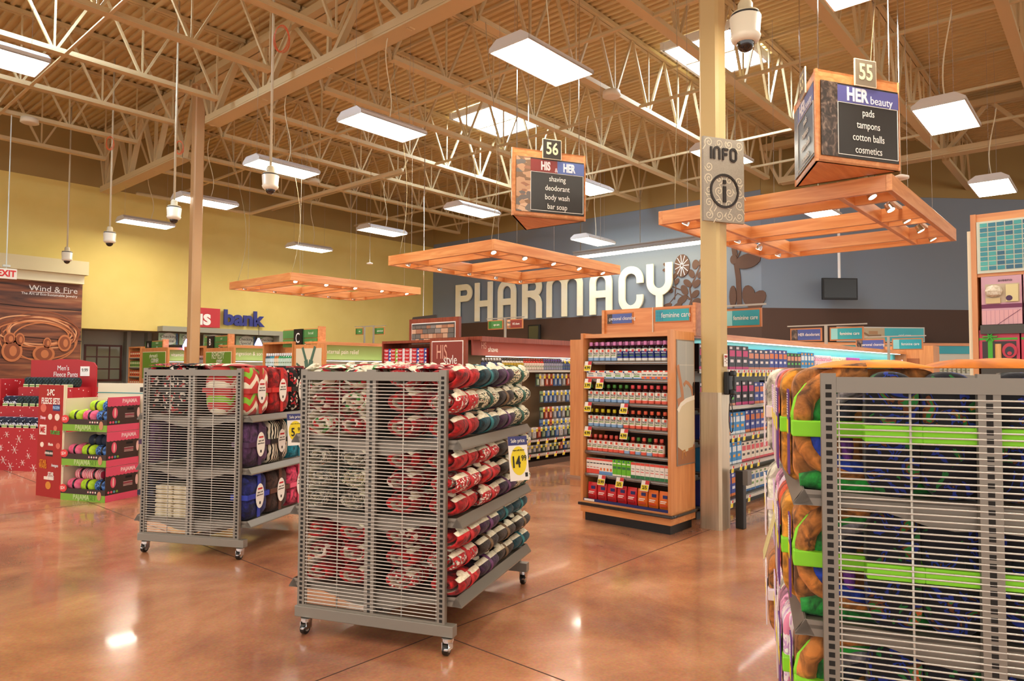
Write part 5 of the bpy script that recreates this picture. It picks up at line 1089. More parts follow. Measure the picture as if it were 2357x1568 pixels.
mb.box(.2655, -.0106, 1.34, .268, -.0102, pz1-.012, 3); mb.box(fx0+.012, -.0106, 1.56, fx1-.012, -.0102, 1.5625, 3)
obj('bathtub_poster', mb, [mat('9a8f82', .3, .6), mat('a9aca6', .4), mat('d9cba8', .4), mat('efe8d6', .4), mat('b9825e', .5), mat('2a2422', .5), mat('a06a44', .5), mat('b5793a', .4)], t)
def row(items, z, x, lab_group, y_start=None, gap=.002, pitch=None, rz=0, depth=1, dstep=.07):
    """items = [(proto, count, label, width)] from left (high y) to right"""
    y = (y_start if y_start is not None else EY1-.045)
    for pr, n, lab, w_ in items:
        for i in range(n):
            y -= w_/2
            for k in range(depth): dup(pr, (x+k*dstep, y+random.uniform(-.001, .001), z), rz+random.uniform(-.03, .03), lab, lab_group)
            y -= w_/2
bw = .0695
xs0 = EX+.055
row([(b_pw, 5, 'purple-capped syrup bottle with white label, top endcap shelf', bw), (b_pb, 8, 'purple-capped syrup bottle with dark blue label, top endcap shelf', bw)], ez[0], xs0, 'syrup bottles on the top endcap shelf', depth=2)
row([(c_day, 2, 'white and red tablet carton, second endcap shelf left', .106), (c_nite, 4, 'pale tablet carton with green bar, second endcap shelf', .106), (c_duo, 5, 'narrow red and orange tablet carton, second endcap shelf right', .057)], ez[1], EX+.02, 'tablet cartons on the second endcap shelf')
row([(b_gw, 7, 'green-capped syrup bottle, third endcap shelf', bw), (b_rw, 6, 'red-capped syrup bottle, third endcap shelf', bw)], ez[2], xs0, 'syrup bottles on the third endcap shelf')
row([(b_yw, 6, 'yellow-capped syrup bottle, fourth endcap shelf', bw), (b_ow, 7, 'orange-red-capped syrup bottle, fourth endcap shelf', bw)], ez[3], xs0, 'syrup bottles on the fourth endcap shelf')
row([(b_tr, 7, 'red-capped bottle of a twin pack, fifth endcap shelf', .062), (b_tg, 1, 'green-capped bottle of a twin pack, fifth endcap shelf', .062), (b_tr, 1, 'red-capped bottle of a twin pack, fifth endcap shelf', .062), (b_tg, 1, 'green-capped bottle of a twin pack, fifth endcap shelf', .062), (b_tr, 1, 'red-capped bottle of a twin pack, fifth endcap shelf', .062), (b_tg, 1, 'green-capped bottle of a twin pack, fifth endcap shelf', .062), (b_tr, 2, 'red-capped bottle of a twin pack, fifth endcap shelf', .062)], ez[4], xs0-.01, 'twin pack bottles on the fifth endcap shelf')
row([(c_t1, 4, 'tall white and red carton, sixth endcap shelf left', .0385), (c_t2, 4, 'tall white carton with blue foot, sixth endcap shelf', .0385), (c_t3, 4, 'tall bright green carton, sixth endcap shelf middle', .052), (c_t4, 8, 'tall white carton with green foot, sixth endcap shelf right', .052)], ez[5], EX+.02, 'tall cartons on the sixth endcap shelf')
row([(g_red, 5, 'red cough drop bag, bottom endcap shelf left', .115), (g_or, 3, 'orange cough drop bag, bottom endcap shelf right', .115)], .217, EX+.05, 'cough drop bags on the bottom endcap shelf')
# header box with two signs above the endcap
HX = 6.35
def img_sign(t, X, a, b, c, d_, m, txt, sz, kind=None, txtc='eef0f0', dx=.35):
    """sign rectangle on plane x = X (world), facing -x, pixels a..b wide, c..d high"""
    p, q = PX(a, c, X), PX(b, d_, X); lo = t.location; y1, y0 = p.y-lo.y, q.y-lo.y; z1, z0 = p.z-lo.z, q.z-lo.z; x = X-lo.x
    mb = MB(); mb.box(x-.012, y0, z0, x, y1, z1, 0); mb.box(x-.016, y0+.012, z0+.012, x-.012, y1-.012, z1-.012, 1)
    wv = y1-y0-.024
    if kind == 'tiles':
        for i in range(3):
            for j in range(3): mb.box(x-.018, y1-.015-wv*.075*(i+1)+.004, z0+.02+(z1-z0-.04)*j/3, x-.016, y1-.015-wv*.075*i, z0+.02+(z1-z0-.04)*(j+1)/3-.005, 2)
    elif kind == 'beans': mb.box(x-.018, y1-.012-wv*.2, z0+.012, x-.016, y1-.012, z1-.012, 3)
    elif kind == 'bamboo':
        for i in range(3): mb.box(x-.018, y1-.014-wv*.07*(i+1)+.003, z0+.012, x-.016, y1-.014-wv*.07*i, z1-.012, 4)
    elif kind == 'stone': mb.box(x-.018, y1-.012-wv*.22, z0+.012, x-.016, y1-.012, z1-.012, 5)
    s_ = obj('sign_panel', mb, [mat('c07a48', .5), m, mat('2f8fa8', .4), COFFEE, mat('2f6a2a', .5), STONE], t)
    text(txt, sz, (x-.021, (y0+y1)/2-wv*(.12 if kind else 0), (z0+z1)/2), NY, Z_, mat(txtc, .5), s_, xs=.8)
    return s_
INDG = texmat('indigo_fade', 'noise', .6, [(.3, '3f4f9a'), (.7, '5a6fb0')], rough=.4, const=False); TEAL = texmat('teal_fade', 'noise', .6, [(.3, '1f9aa8'), (.7, '3fb8bc')], rough=.4, const=False); GREENS = texmat('green_fade', 'noise', .6, [(.3, '3a7a3f'), (.7, '6fa85a')], rough=.4, const=False)
p, q = PX(1394, 717, HX), PX(1600, 768, HX)
t = thing('header_box', 'wooden header box with indigo and teal signs above the endcap', 'sign', (HX, 0, 1.87)); z1_ = PX(1500, 708, HX).z-1.87
mb = MB(); mb.box(0, q.y, 0, .5, p.y, z1_); mb.box(-.05, q.y-.03, -.02, .5, q.y, z1_+.02); mb.box(-.03, p.y, -.02, .5, p.y+.03, z1_); mb.box(-.05, q.y, -.04, .5, p.y, .0); obj('box', mb, WOODY, t)
mb = MB(); mb.box(-.012, q.y+.02, .0, -.0, p.y-.02, .018); m_ = PX(1504, 740, HX).y; mb.box(-.016, m_-.004, 0, 0, m_+.004, z1_); obj('trim_strip', mb, mat('d8cdb8', .4, .3), t)
img_sign(t, HX, 1398, 1458, 722, 746, INDG, 'personal cleansing', .055, 'beans'); img_sign(t, HX, 1508, 1590, 712, 740, TEAL, 'feminine care', .075, 'tiles')
# ================================================================ GENERIC PRODUCT PROTOS FOR THE AISLES
def pk(nm, w_, h, d_, base, c1, c2, cat='pack'):
    o = carton_proto(nm, w_, d_, h, base, [(0, .12, 0, 1, c1), (.55, .8, .1, .9, c1), (.3, .42, .2, .7, c2), (.85, .95, .1, .5, c2)], cat); PR.append(o); return o
def bot(nm, cap, body, labc, h=.2, r=.03):
    o = bottle_proto(nm, cap, body, [labc, labc], r=r, h=h, mark=labc); PR.append(o); return o
def blister(nm, w_, h, card, item, tagc='f4e02a'):
    mb = MB(); mb.box(0, -w_/2, 0, .002, w_/2, h, 0); mb.box(-.012, -w_*.28, h*.1, 0, w_*.28, h*.6, 1); mb.box(-.015, -w_*.08, h*.16, -.012, w_*.1, h*.52, 2); mb.box(-.0015, -w_*.45, h*.72, 0, w_*.45, h*.95, 3); mb.cyl((-.05, 0, h*.97), (.02, 0, h*.97), .0025, 5, 2)
    mb.box(-.056, -.022, h*.96-.07, -.052, .022, h*.96+.006, 4); mb.box(-.058, -.02, h*.96-.068, -.056, .02, h*.96-.022, 5)
    o = obj(nm, mb, [mat(card, .4), mat(item, .2, coat=.6), CHROME, mat(item, .4), PAPER, mat(tagc, .5)], None, (0, 0, -50)); o['category'] = 'hanging pack'; o['label'] = 'x'; PR.append(o); return o
# gondola faces seen lengthwise: products face -y (rotate the -x fronts by +90 degrees)
RF = math.pi/2
def face_shelf(t, z, x0, x1, y, depth=.36, lip=.04, m=SILV):
    """shelf in t's local frame, running along x, front edge at local y"""
    mb = MB(); mb.box(x0, y+.02, z-.018, x1, y+depth, z-.002, 1); mb.box(x0, y+.0, z-lip, x1, y+.02, z+.002, 0); mb.box(x0, y-.002, z-lip+.006, x1, y, z-.006, 2); return obj('shelf', mb, [m, mat('3a3836', .5), mat('c8c2b8', .4)], t)
def yel_tags(t, xs, y, z, sc=1.2):
    for x in xs: tag_part(t, x, y-.004, z, '', sc, NY)
# ---- TEAL GONDOLA
TX0, TX1, TY = 6.55, 15.6, 3.22
t = thing('feminine_care_gondola', 'long wooden gondola with teal header strip right of the column', 'shelving', (TX0, TY, 0)); L_ = TX1-TX0
mb = MB(); mb.box(0, .42, .1, L_, .46, 1.86); obj('back_panel', mb, mat('d8d4c8', .7), t)
mb = MB(); mb.box(0, .0, 1.86, L_, .46, 1.90); mb.box(0, .0, 1.84, L_, .03, 1.86); obj('top_cap', mb, WOODX, t)
TLM = texmat('bright_teal_header', 'noise', .4, [(.3, '2fb0bc'), (.7, '58c8cc')], rough=.5, const=False)
mb = MB(); mb.box(0, .20, 1.70, L_, .22, 1.86); obj('header_strip', mb, TLM, t); text('pads', .06, (.95, .195, 1.80), X_, Z_, PAPER, t)
mb = MB(); mb.box(0, .04, 0, L_, .42, .08); obj('kick_plate', mb, mat('4a4642', .6), t)
mb = MB(); mb.box(L_, 0, 0, L_+.04, .46, 1.9); obj('end_panel', mb, WOODZ, t)
tz = [1.52, 1.12, .80, .47, .12]
for z in tz: face_shelf(t, z, 0, L_, .0 if z > .2 else -.05, .4)
mb = MB(); mb.box(.2, .06, 1.835, L_-.2, .12, 1.84); obj('header_lamp', mb, mat('f4fcff', .4, emit=2.2), t)
yel_tags(t, [.7+.12*k+random.choice((0, .03)) for k in range(46)], 0, tz[0]-.005); yel_tags(t, [.62, .8, .95, 1.1, 1.35, 1.5, 1.8], 0, tz[2]-.005); yel_tags(t, [.66, .78, 1.0, 1.13, 1.3, 1.5], 0, tz[3]-.005); yel_tags(t, [.55, .64, .86, 1.1], -.05, tz[4]-.005)
padp = [pk('pad_pack', .17, .27, .06, '23212a', 'c83a78', 'e8e0e8'), pk('pad_pack', .15, .24, .06, '1d2a5a', 'd88a6a', 'efe4dc'), pk('pad_pack', .14, .25, .06, '2a3f9a', 'e07a3a', 'e8e8f4'), pk('pad_pack', .12, .22, .05, '1c1a1c', 'e09a7a', '5ac04a'), pk('pad_pack', .12, .24, .05, '2f8ac8', 'e8f0f4', 'f0a83a')]
bot2 = [bot('shampoo_bottle', 'f0e4ec', 'e8a0b8', 'f4dce4', .21), bot('shampoo_bottle', 'f4f0e0', 'f2e0b0', 'e8a060', .2), bot('shampoo_bottle', 'c060c0', 'e0a0e0', 'f0d0f0', .2), bot('shampoo_bottle', '4ab0d8', 'd0ecf4', '4aa8d0', .19), bot('shampoo_bottle', '5ab050', 'd8ecc8', '4a9a4a', .19), bot('shampoo_bottle', '2a2622', '3a3a30', '5a7a4a', .19), bot('shampoo_bottle', 'e04a50', 'f4e0d0', 'c83a40', .2)]
x = .35
def trow(z, x0, x1, seq, grp, labf, yoff=.05, depth=1):
    x = x0; i = 0
    while x < x1:
        pr, w_, nm = seq(x, i); dup(pr, (TX0+x+w_/2, TY+yoff, z), RF+random.uniform(-.05, .05), labf % nm, grp); x += w_+.006; i += 1
def s_top(x, i):
    if x < 1.2: return padp[0], .175, 'black and pink'
    if x < 1.9: return padp[1], .155, 'navy blue'
    if x < 2.5: return padp[2], .145, 'bright blue'
    if x < 3.1: return padp[3], .125, 'black and peach'
    if x < 3.6: return padp[4], .125, 'sky blue'
    k = int((x-3.6)/.75) % 7; return bot2[k], .078, ('pink', 'peach', 'violet', 'aqua', 'pale green', 'dark olive', 'red-capped')[k]
trow(tz[0], .1, L_-.1, s_top, 'products on the teal gondola top shelf', '%s product on the top shelf beneath the teal header')
for zi, h_ in ((1, 0), (2, 0), (3, 0), (4, 0)):
    def s_(x, i, zi=zi):
        if zi == 1: k = int(x/.45) % 4; return padp[(0, 3, 0, 2)[k]], (.175, .125, .175, .145)[k], ('black', 'black and peach', 'black and pink', 'bright blue')[k]
        if zi == 2: k = int(x/.4) % 3; return padp[(2, 2, 4)[k]], (.145, .145, .125)[k], ('bright blue', 'bright blue', 'sky blue')[k]
        if zi == 3: return (padp[4], .125, 'sky blue') if x < 1.1 else (PKW, .125, 'cream and red')
        return (padp[2], .145, 'violet blue') if x < 1.0 else (PKC, .125, 'cream and blue')
    if zi == 3: PKW = pk('pad_pack', .12, .22, .05, 'e8dccc', 'd8505a', '2a2422'); PKC = pk('pad_pack', .12, .22, .05, 'efe8d8', '3a6aa0', '7a9a5a')
    trow(tz[zi], .1, 4.6, s_, 'products on the %s teal gondola shelf' % ORD[zi], '%%s pack on the %s shelf of the teal gondola' % ORD[zi])
t = thing('clip_strip', 'hanging grey strip of small packs before the teal gondola', 'clip strip', (PY(1762, 880, TY-.08).x, TY-.08, .86)); mb = MB()
for k in range(6):
    for j in range(2): mb.box(-.055+j*.058, -.02, .06+k*.075, -.005+j*.058, .0, .125+k*.075, (k+j) % 2)
obj('small_packs', mb, [mat('8a8680', .4), mat('b5a8a4', .4)], t); mb = MB(); mb.box(-.004, .0, .02, .004, .004, .66); obj('strip', mb, PAPER, t)
# flag signs (bracket post with two framed signs)
def flag(X, Yp, ztop, wl_, items, lab, postz=1.9, face='x'):
    t = thing('aisle_flag_sign', lab, 'sign', (X, Yp, 0)); mb = MB(); mb.box(-.02, -.02, postz, .02, .02, ztop); mb.box(-.01, -wl_-.05, ztop, .01, wl_+.05, ztop+.02); obj('bracket', mb, mat('a9a296', .4, .4), t)
    for sgn, m, kind, txt in items:
        y0, y1 = sorted((sgn*.06, sgn*wl_)); mb = MB(); z0, z1 = ztop-.24, ztop-.03
        mb.box(-.015, y0, z0, .015, y1, z1, 0); mb.box(-.019, y0+.02, z0+.02, -.015, y1-.02, z1-.02, 1); lw = (y1-y0)*.2
        mb.box(-.022, y1-.02-lw, z0+.02, -.019, y1-.02, z1-.02, 2); s_ = obj('sign_panel', mb, [mat('c07a48', .5), m, {'beans': COFFEE, 'tiles': mat('8ad0d4', .4), 'bamboo': mat('2f6a2a'), 'stone': STONE}[kind]], t)
        text(txt, .07, (-.024, (y0+y1)/2-lw*.5, (z0+z1)/2), NY, Z_, PAPER, s_, xs=.75)
    return t
def fl(px_, py_, X, wl_, items, lab): p = PX(px_, py_, X); flag(X, p.y, p.z, wl_, items, lab, postz=0 if X > 8 else 1.9)
REDS = mat('8a3228', .5)
fl(839, 752, 12.5, .42, [(1, GREENS, 'bamboo', 'skin'), (-1, GREENS, 'bamboo', 'eye care')][:1], 'small green hanging sign, left one of the pair on the yellow wall')
fl(860, 752, 12.3, .5, [(-1, GREENS, 'bamboo', 'external pain')], 'small green hanging sign, right one of the pair on the yellow wall')
fl(1163, 733, 11.5, .52, [(1, GREENS, 'bamboo', 'eye care'), (-1, REDS, 'stone', 'HIS shave')], 'bracket sign with green eye care and red shave panels')
fl(1901, 750, 11.5, .55, [(1, INDG, 'beans', 'HER deodorant'), (-1, TEAL, 'tiles', 'feminine care')], 'bracket sign with indigo deodorant and teal panels')
fl(2045, 776, 14, .55, [(1, INDG, 'beans', 'personal cleansing'), (-1, TEAL, 'tiles', 'feminine care')], 'smaller far bracket sign with indigo and teal panels')
fl(1655, 708, 7.6, .5, [(1, INDG, 'beans', 'HER shave'), (-1, TEAL, 'tiles', 'feminine care')], 'bracket sign behind the round column with teal panel')
# far aisle behind the teal one: wooden ends, shelf, teal strip
q0 = PX(2142, 795, 15.5); q1 = PX(2040, 795, 15.5)
t = thing('far_gondola', 'honey wood gondola end far behind the nearest rack', 'shelving', (15.75, q0.y, 0)); mb = MB(); mb.box(0, 0, 0, .6, q1.y-q0.y+.9, q0.z); obj('end_panel', mb, WOODZ, t)
mb = MB(); mb.box(-.02, .25, 1.15, 0, 1.25, q0.z-.25); obj('dark_framed_panel', mb, mat('a8643a', .5), t)
t = thing('far_wall_shelving', 'wall shelving of white bottles under a teal strip, far right', 'shelving', KP+N45*.9, math.radians(-45))
mb = MB(); mb.box(-1.5, -.0, 0, 8, .5, 2.1, 0); mb.box(-1.5, -.02, 1.95, 8, 0, 2.15, 1); mb.box(-1.5, -.04, 2.15, 8, .5, 2.22, 2); obj('cabinet', mb, [mat('d8d2c0', .6), TEAL, WOODX], t)
for z in (1.45, 1.1, .75): face_shelf(t, z, -1.5, 8, -.3, .3)
wb1 = bot('lotion_bottle', 'e8e4d0', 'f0ecdc', 'a8c080', .22, .04); wb2 = bot('lotion_bottle', '2a2826', 'f0ecdc', 'd0c8b0', .24, .04)
FW_ = frame_of(t.location, math.radians(-45))
for z, pr, nm, g in ((1.45, wb2, 'black-capped white', 'upper'), (1.1, wb1, 'white and green', 'middle')):
    for k in range(26): dup(pr, FW_(2.2+k*.12, -.2, z), math.radians(45), '%s lotion bottle on the %s far wall shelf' % (nm, g), 'lotion bottles on the %s far wall shelf' % g)
# oral care banner on the angled wall
q = KP+N45*.25; a = PP(1925, 752, q, N45); b = PP(2127, 788, q, N45); t = thing('oral_care_banner', 'wide teal oral care banner with a hand photo at left', 'banner', (a.x, a.y, b.z), math.radians(-45)); w_ = (Vector((b.x, b.y, 0))-Vector((a.x, a.y, 0))).length; h = a.z-b.z
mb = MB(); mb.box(0, -.03, 0, w_, 0, h, 0); mb.box(.03, -.035, .03, w_*.54, -.03, h-.03, 1); mb.box(w_*.54, -.035, .03, w_-.03, -.03, h-.03, 2)
mb.strip([(w_*.24, h*.5), (w_*.3, h*.6), (w_*.36, h*.4), (w_*.5, h*.42)], h*.14, (0, -.037, 0), X_, Z_, NY, .004, 3); mb.box(w_*.36, -.042, h*.5, w_*.46, -.036, h*.72, 4)
obj('board', mb, [mat('c8c4b8', .4), mat('b8a582', .5), TEAL, mat('8a6a4a', .5), mat('b0845a', .5)], t); text('oral care', h*.24, (w_*.77, -.038, h*.45), X_, Z_, mat('d8ecec'), t)
# ================================================================ GIFT SET GONDOLA (far right)
GXx = 6.2; yl = PX(2236, 600, GXx).y; t = thing('gift_gondola', 'tall honey wood gondola with teal tile picture, right edge', 'shelving', (GXx, yl, 0)); zt = PX(2236, 496, GXx).z
mb = MB(); mb.box(-.02, -.035, 0, .45, 0, zt, 0); obj('side_panel', mb, WOODZ, t); mb = MB(); mb.box(.0, .0, 0, .46, .025, zt-.12); obj('edge_trim', mb, CREAM, t)
zc = PX(2260, 638, GXx).z
mb = MB(); mb.box(0, -1.3, zc, .45, -.035, zt); obj('header', mb, WOODY, t)
mb = MB(); mb.box(.38, -1.3, 0, .45, -.035, zc); obj('back_panel', mb, mat('4a2a1a', .7), t)
p, q = PX(2248, 513, GXx), PX(2380, 622, GXx); TILE = [mat(c, .25) for c in ('2f8f98', '3fa5a0', '245f7a', '2a7a8f', '4ab0a8')]
mb = MB(); ya, yb_ = p.y-yl, -1.2; za, zb_ = q.z, p.z; mb.box(-.02, yb_, za, 0, ya, zb_, 5); nx = int((ya-yb_)/.052)
rt = random.Random(2)
for i in range(nx):
    for j in range(10): hh_ = (zb_-za-.03)/10; mb.box(-.026, ya-.022-.052*(i+1)+.008, za+.018+hh_*j+.004, -.02, ya-.022-.052*i, za+.018+hh_*(j+1)-.004, rt.choice((0, 0, 1, 2, 3, 3, 4)))
obj('tile_picture', mb, TILE+[mat('d9dcc8', .5)], t)
gz = [PX(2260, 748, GXx).z, PX(2260, 845, GXx).z, 1.1, .6]
for z in gz:
    mb = MB(); mb.box(-.03, -1.3, z-.07, .38, -.05, z-.005); obj('shelf', mb, mat('4a443c', .35, .4), t)
def gift(kind):
    t = thing('gift_set', 'x', 'gift set', (0, 0, -50)); W = .245; H_ = .36 if kind else .275
    mb = MB()
    if kind:
        mb.box(0, -W/2, 0, .1, W/2, H_, 0); mb.box(-.002, -W/2, .12, 0, W/2, .15, 1); mb.box(-.001, -W/2, 0, 0, W/2, .105, 2); mb.bar((-.003, W*.1, .0), (-.003, -W*.5+.01, .105), .006, .002, 1); mb.box(-.002, -W*.45, .16, 0, W*.4, .30, 3)
        for q in range(9): mb.box(-.0015, -W/2+.027*q, 0, -.001, -W/2+.027*q+.001, .105, 1)
        obj('carton', mb, [mat('d8a8b8', .5), mat('7a3058', .5), mat('e8b0b4', .5), mat('cbb79a', .4)], t)
        mb = MB(); vs = []; mb.lathe([(.01, 0), (.045, .015), (.055, .045), (.045, .075), (.01, .09)], 12, c=(-.02, W*.18, .20)); obj('bath_puff', mb, texmat('puff', 'noise', 60, [(.3, 'c8b898'), (.7, 'f4ecdc')], rough=.9, const=False), t)
        mb = MB(); mb.box(-.02, -W*.42, .165, 0, -W*.12, .29, 0); mb.disc((-.021, -W*.2, .19), NY, Z_, .02, .02, NX, .002, 14, 1); mb.box(-.02, W*.02, .155, 0, W*.38, .195, 2); obj('tube', mb, [mat('e4d49a', .4), mat('4a1a48', .4), mat('d8c08a', .4)], t)
        text('aveeno', .03, (-.003, -W*.1, .325), NY, Z_, mat('4a3038'), t)
    else:
        mb.box(0, -W/2, 0, .1, W/2, H_, 0); mb.box(-.002, -W/2, .0, 0, W/2, .045, 1); mb.box(-.002, -W*.42, .06, 0, W*.42, .19, 2); mb.box(-.003, -W*.45, .2, 0, W*.5, .215, 3); mb.box(-.004, W*.16, .045, 0, W*.28, H_, 3)
        obj('carton', mb, [mat('d2405a', .45), mat('1f4f7a', .45), mat('3a2a28', .4), mat('49b52a', .45)], t)
        mb = MB()
        for a in range(6): mb.bar((-.012, W*.22, .225), (-.012, W*.22+.045*math.cos(a*1.05), .225+.04*math.sin(a*1.05)), .018, .008)
        obj('bow', mb, mat('3fae22', .45), t); mb = MB(); mb.cyl((-.01, W*.02, .05), (-.01, W*.02, .17), .02, 12, 0); mb.disc((-.012, -W*.26, .12), NY, Z_, .045, .055, NX, .006, 20, 1); mb.disc((-.018, -W*.26, .115), NY, Z_, .028, .035, NX, .003, 18, 2); mb.disc((-.021, -W*.26, .1), NY, Z_, .014, .014, NX, .003, 14, 1); obj('contents', mb, [mat('e8b068', .3), mat('c8283f', .3), mat('2a2a30', .3)], t)
        text('venus', .035, (-.003, W*.05, .022), NY, Z_, mat('dfe8f0'), t)
    return t
g1 = gift(1); g0 = gift(0)
for k in range(4):
    dup(g1, (GXx+.0, yl-.18-.255*k, gz[0]), 0, 'pink lotion gift set with puff, upper gift shelf, %s from the left' % ORD[k], 'gift sets on the upper shelf'); dup(g0, (GXx-.0, yl-.16-.255*k, gz[1]), 0, 'red and green shaver gift box, lower gift shelf, %s from the left' % ORD[k], 'gift boxes on the lower shelf')
free(g1); free(g0)
# ================================================================ HIS AISLE
hx0, hy = 7.15, 6.85; t = thing('shave_gondola', 'cherry wood gondola with red shave header strip behind the front rack', 'shelving', (hx0, hy, 0)); L_ = 6.0
mb = MB(); mb.box(0, .36, .1, L_, .40, 1.95); obj('back_panel', mb, mat('8a7458', .7), t)
mb = MB(); mb.box(0, 0, 1.93, L_, .4, 1.98); mb.box(0, 0, 1.905, L_, .03, 1.93); obj('top_cap', mb, REDW, t)
mb = MB(); mb.box(0, .2, 1.71, L_, .22, 1.93); obj('header_strip', mb, texmat('rose_header', 'noise', .4, [(.3, '94463c'), (.7, 'a85648')], rough=.5, const=False), t)
mb = MB(); mb.box(.2, .08, 1.69, L_-.2, .12, 1.70); obj('header_lamp', mb, mat('ffe8cc', .4, emit=2), t)
tx = PY(1113, 795, hy+.2).x-hx0; text('HIS', .14, (tx-.0, .195, 1.85), X_, Z_, mat('e8b8a8'), t, xs=.55); text('shave', .11, (tx+.2, .195, 1.80), X_, Z_, PAPER, t, xs=.9)
mb = MB(); mb.box(0, .02, 0, L_, .36, .08); obj('kick_plate', mb, mat('5a463a', .6), t)
for z in (1.50, .42, .2): face_shelf(t, z, 0, L_, .0, .36)
HP = [blister('razor_pack', .1, .2, '8a857c', 'a8b0b8'), blister('razor_pack', .1, .2, '2f5a9a', '7aa0d0'), blister('razor_pack', .1, .2, '8a2a22', 'd8704a'), blister('razor_pack', .1, .2, '3a3f44', '8ab080'), blister('razor_pack', .1, .2, 'c8bca8', 'e0e4e8')]
can = [bot('shave_can', 'd8d8d8', '2f2f34', '4a5a8a', .17, .026), bot('shave_can', '3a3a3a', 'd8d4cc', 'c8a82a', .17, .026), bot('shave_can', '8a2a22', 'c83a2a', 'e8d8c8', .17, .026), bot('shave_can', '5a4a8a', '3a3f5a', '9a9ab0', .17, .026)]
rz_ = random.Random(9); x = .1
while x < 3.2:
    k = int(x/.5) % 4; dup(can[k], (hx0+x, hy+.08, 1.502), RF, '%s shaving can on the shelf under the red header' % ('dark blue-labelled', 'pale yellow-labelled', 'red', 'violet-labelled')[k], 'shaving cans on the top shelf'); x += .062
names5 = ('grey', 'blue', 'red', 'dark green', 'cream')
for zi, z in enumerate((1.20, .93, .67, .47)):
    for k in range(19):
        x = 2.9+k*.115-(.0 if zi else .1)
        if zi == 0 and False: pass
        c = rz_.randrange(5); dup(HP[c], (hx0+x-1.9+.5, hy+.32-.2, z+.04), RF, '%s hanging razor pack, %s peg row of the shave gondola' % (names5[c], ORD[zi+1]), 'razor packs on the shave gondola pegs')
for k in range(22):
    c = rz_.randrange(5); dup(HP[c], (hx0+3.25+k*.115-1.2, hy+.12, 1.45+.03), RF, '%s hanging razor pack, top peg row of the shave gondola' % names5[c], 'razor packs on the shave gondola pegs'); 
for zz, g in ((.425, 'lower'), (.205, 'bottom')):
    for k in range(24): c = rz_.randrange(5); dup(HP[c], (hx0+.7+k*.115, hy+.08, zz), RF, '%s pack standing on the %s shelf of the shave gondola' % (names5[c], g), 'packs standing on the %s shave shelf' % g, (1, 1, .62 if g == 'bottom' else .9))
for z in (.42, .2): yel_tags(t, [.4+.22*k for k in range(10)], 0, z-.005)
# end of the HIS aisle: sign panel, stone picture, toothpaste shelf
X7 = 7.1
def framed(X, a, b, c, d_, wood, face_, lab, nm='aisle_end_sign', border=PAPER, th=.05, fl_=None):
    p, q = PX(a, c, X), PX(b, d_, X); t = thing(nm, lab, 'sign', (X, q.y, q.z if fl_ is None else fl_)); w_, z0 = p.y-q.y, (0 if fl_ is None else q.z-fl_); h = p.z-q.z; bz = 0 if fl_ is None else 0
    mb = MB(); mb.box(0, 0, bz, th, w_, z0+h); obj('frame', mb, wood, t); r = w_*.06
    mb = MB(); mb.box(-.006, r, z0+r*.6, 0, w_-r, z0+h-r, 0); mb.box(-.01, r+.014, z0+r*.6+.014, -.004, w_-r-.014, z0+h-r-.014, 1); f = obj('sign_face', mb, [border, face_], t)
    return t, f, w_, z0, h
t, f, w_, z0, h = framed(X7-.1, 990, 1071, 779, 905, REDW, mat('8a3a30', .5), 'cherry-framed HIS style sign above the front rack', fl_=0)
text('HIS', .30, (-.014, w_*.64, PX(1020, 812, X7-.1).z), NY, Z_, mat('e0a890'), f, xs=.55); text('style', .19, (-.014, w_*.40, PX(1040, 829, X7-.1).z), NY, Z_, PAPER, f, xs=.82)
t, f, w_, z0, h = framed(X7+.25, 942, 1056, 736, 796, REDW, mat('4a4440'), 'cherry-framed stacked stone picture above the toothpaste', nm='stone_picture')
mb = MB(); rs = random.Random(8); r = w_*.06+.016; zz = r*.6+.02; ms = [mat(c, .8) for c in ('c08a66', '8f857c', 'a87456', 'd0a484', '70685f')]
while zz < h-r-.05:
    hh_ = rs.uniform(.05, .085); y = r
    while y < w_-r-.03: ww = min(rs.uniform(.07, .17), w_-r-y-.004); mb.box(-.022, y+.004, zz, -.008, y+ww-.004, min(zz+hh_-.008, h-r-.016), rs.randrange(5)); y += ww
    zz += hh_
obj('stone_print', mb, ms, f)
def end_shelf(X, a, b, ctop, wood, lab, shelves, zt=None):
    p, q = PX(a, ctop, X), PX(b, ctop, X); zt = p.z if zt is None else zt; t = thing('endcap_shelf', lab, 'shelving', (X, q.y, 0)); w_ = p.y-q.y
    mb = MB(); mb.box(0, -.03, 0, .45, 0, zt); obj('side_panel', mb, wood, t); mb = MB(); mb.box(0, w_, 0, .45, w_+.03, zt); obj('side_panel', mb, wood, t)
    mb = MB(); mb.box(.38, 0, 0, .42, w_, zt-.02); mb.box(.02, 0, 0, .4, w_, .12); obj('back_panel', mb, wood, t); mb = MB(); mb.box(0, 0, zt-.04, .45, w_, zt); obj('top_panel', mb, wood, t)
    for z in shelves: shelf_part(t, z, 0, w_)
    return t, w_, zt, q.y
zc = PX(930, 836, X7).z
t, w_, zt_, y0 = end_shelf(X7, 882, 990, 786, REDW, 'cherry wood endcap shelf stacked with red toothpaste boxes', [zc, 1.1, .7, .3])
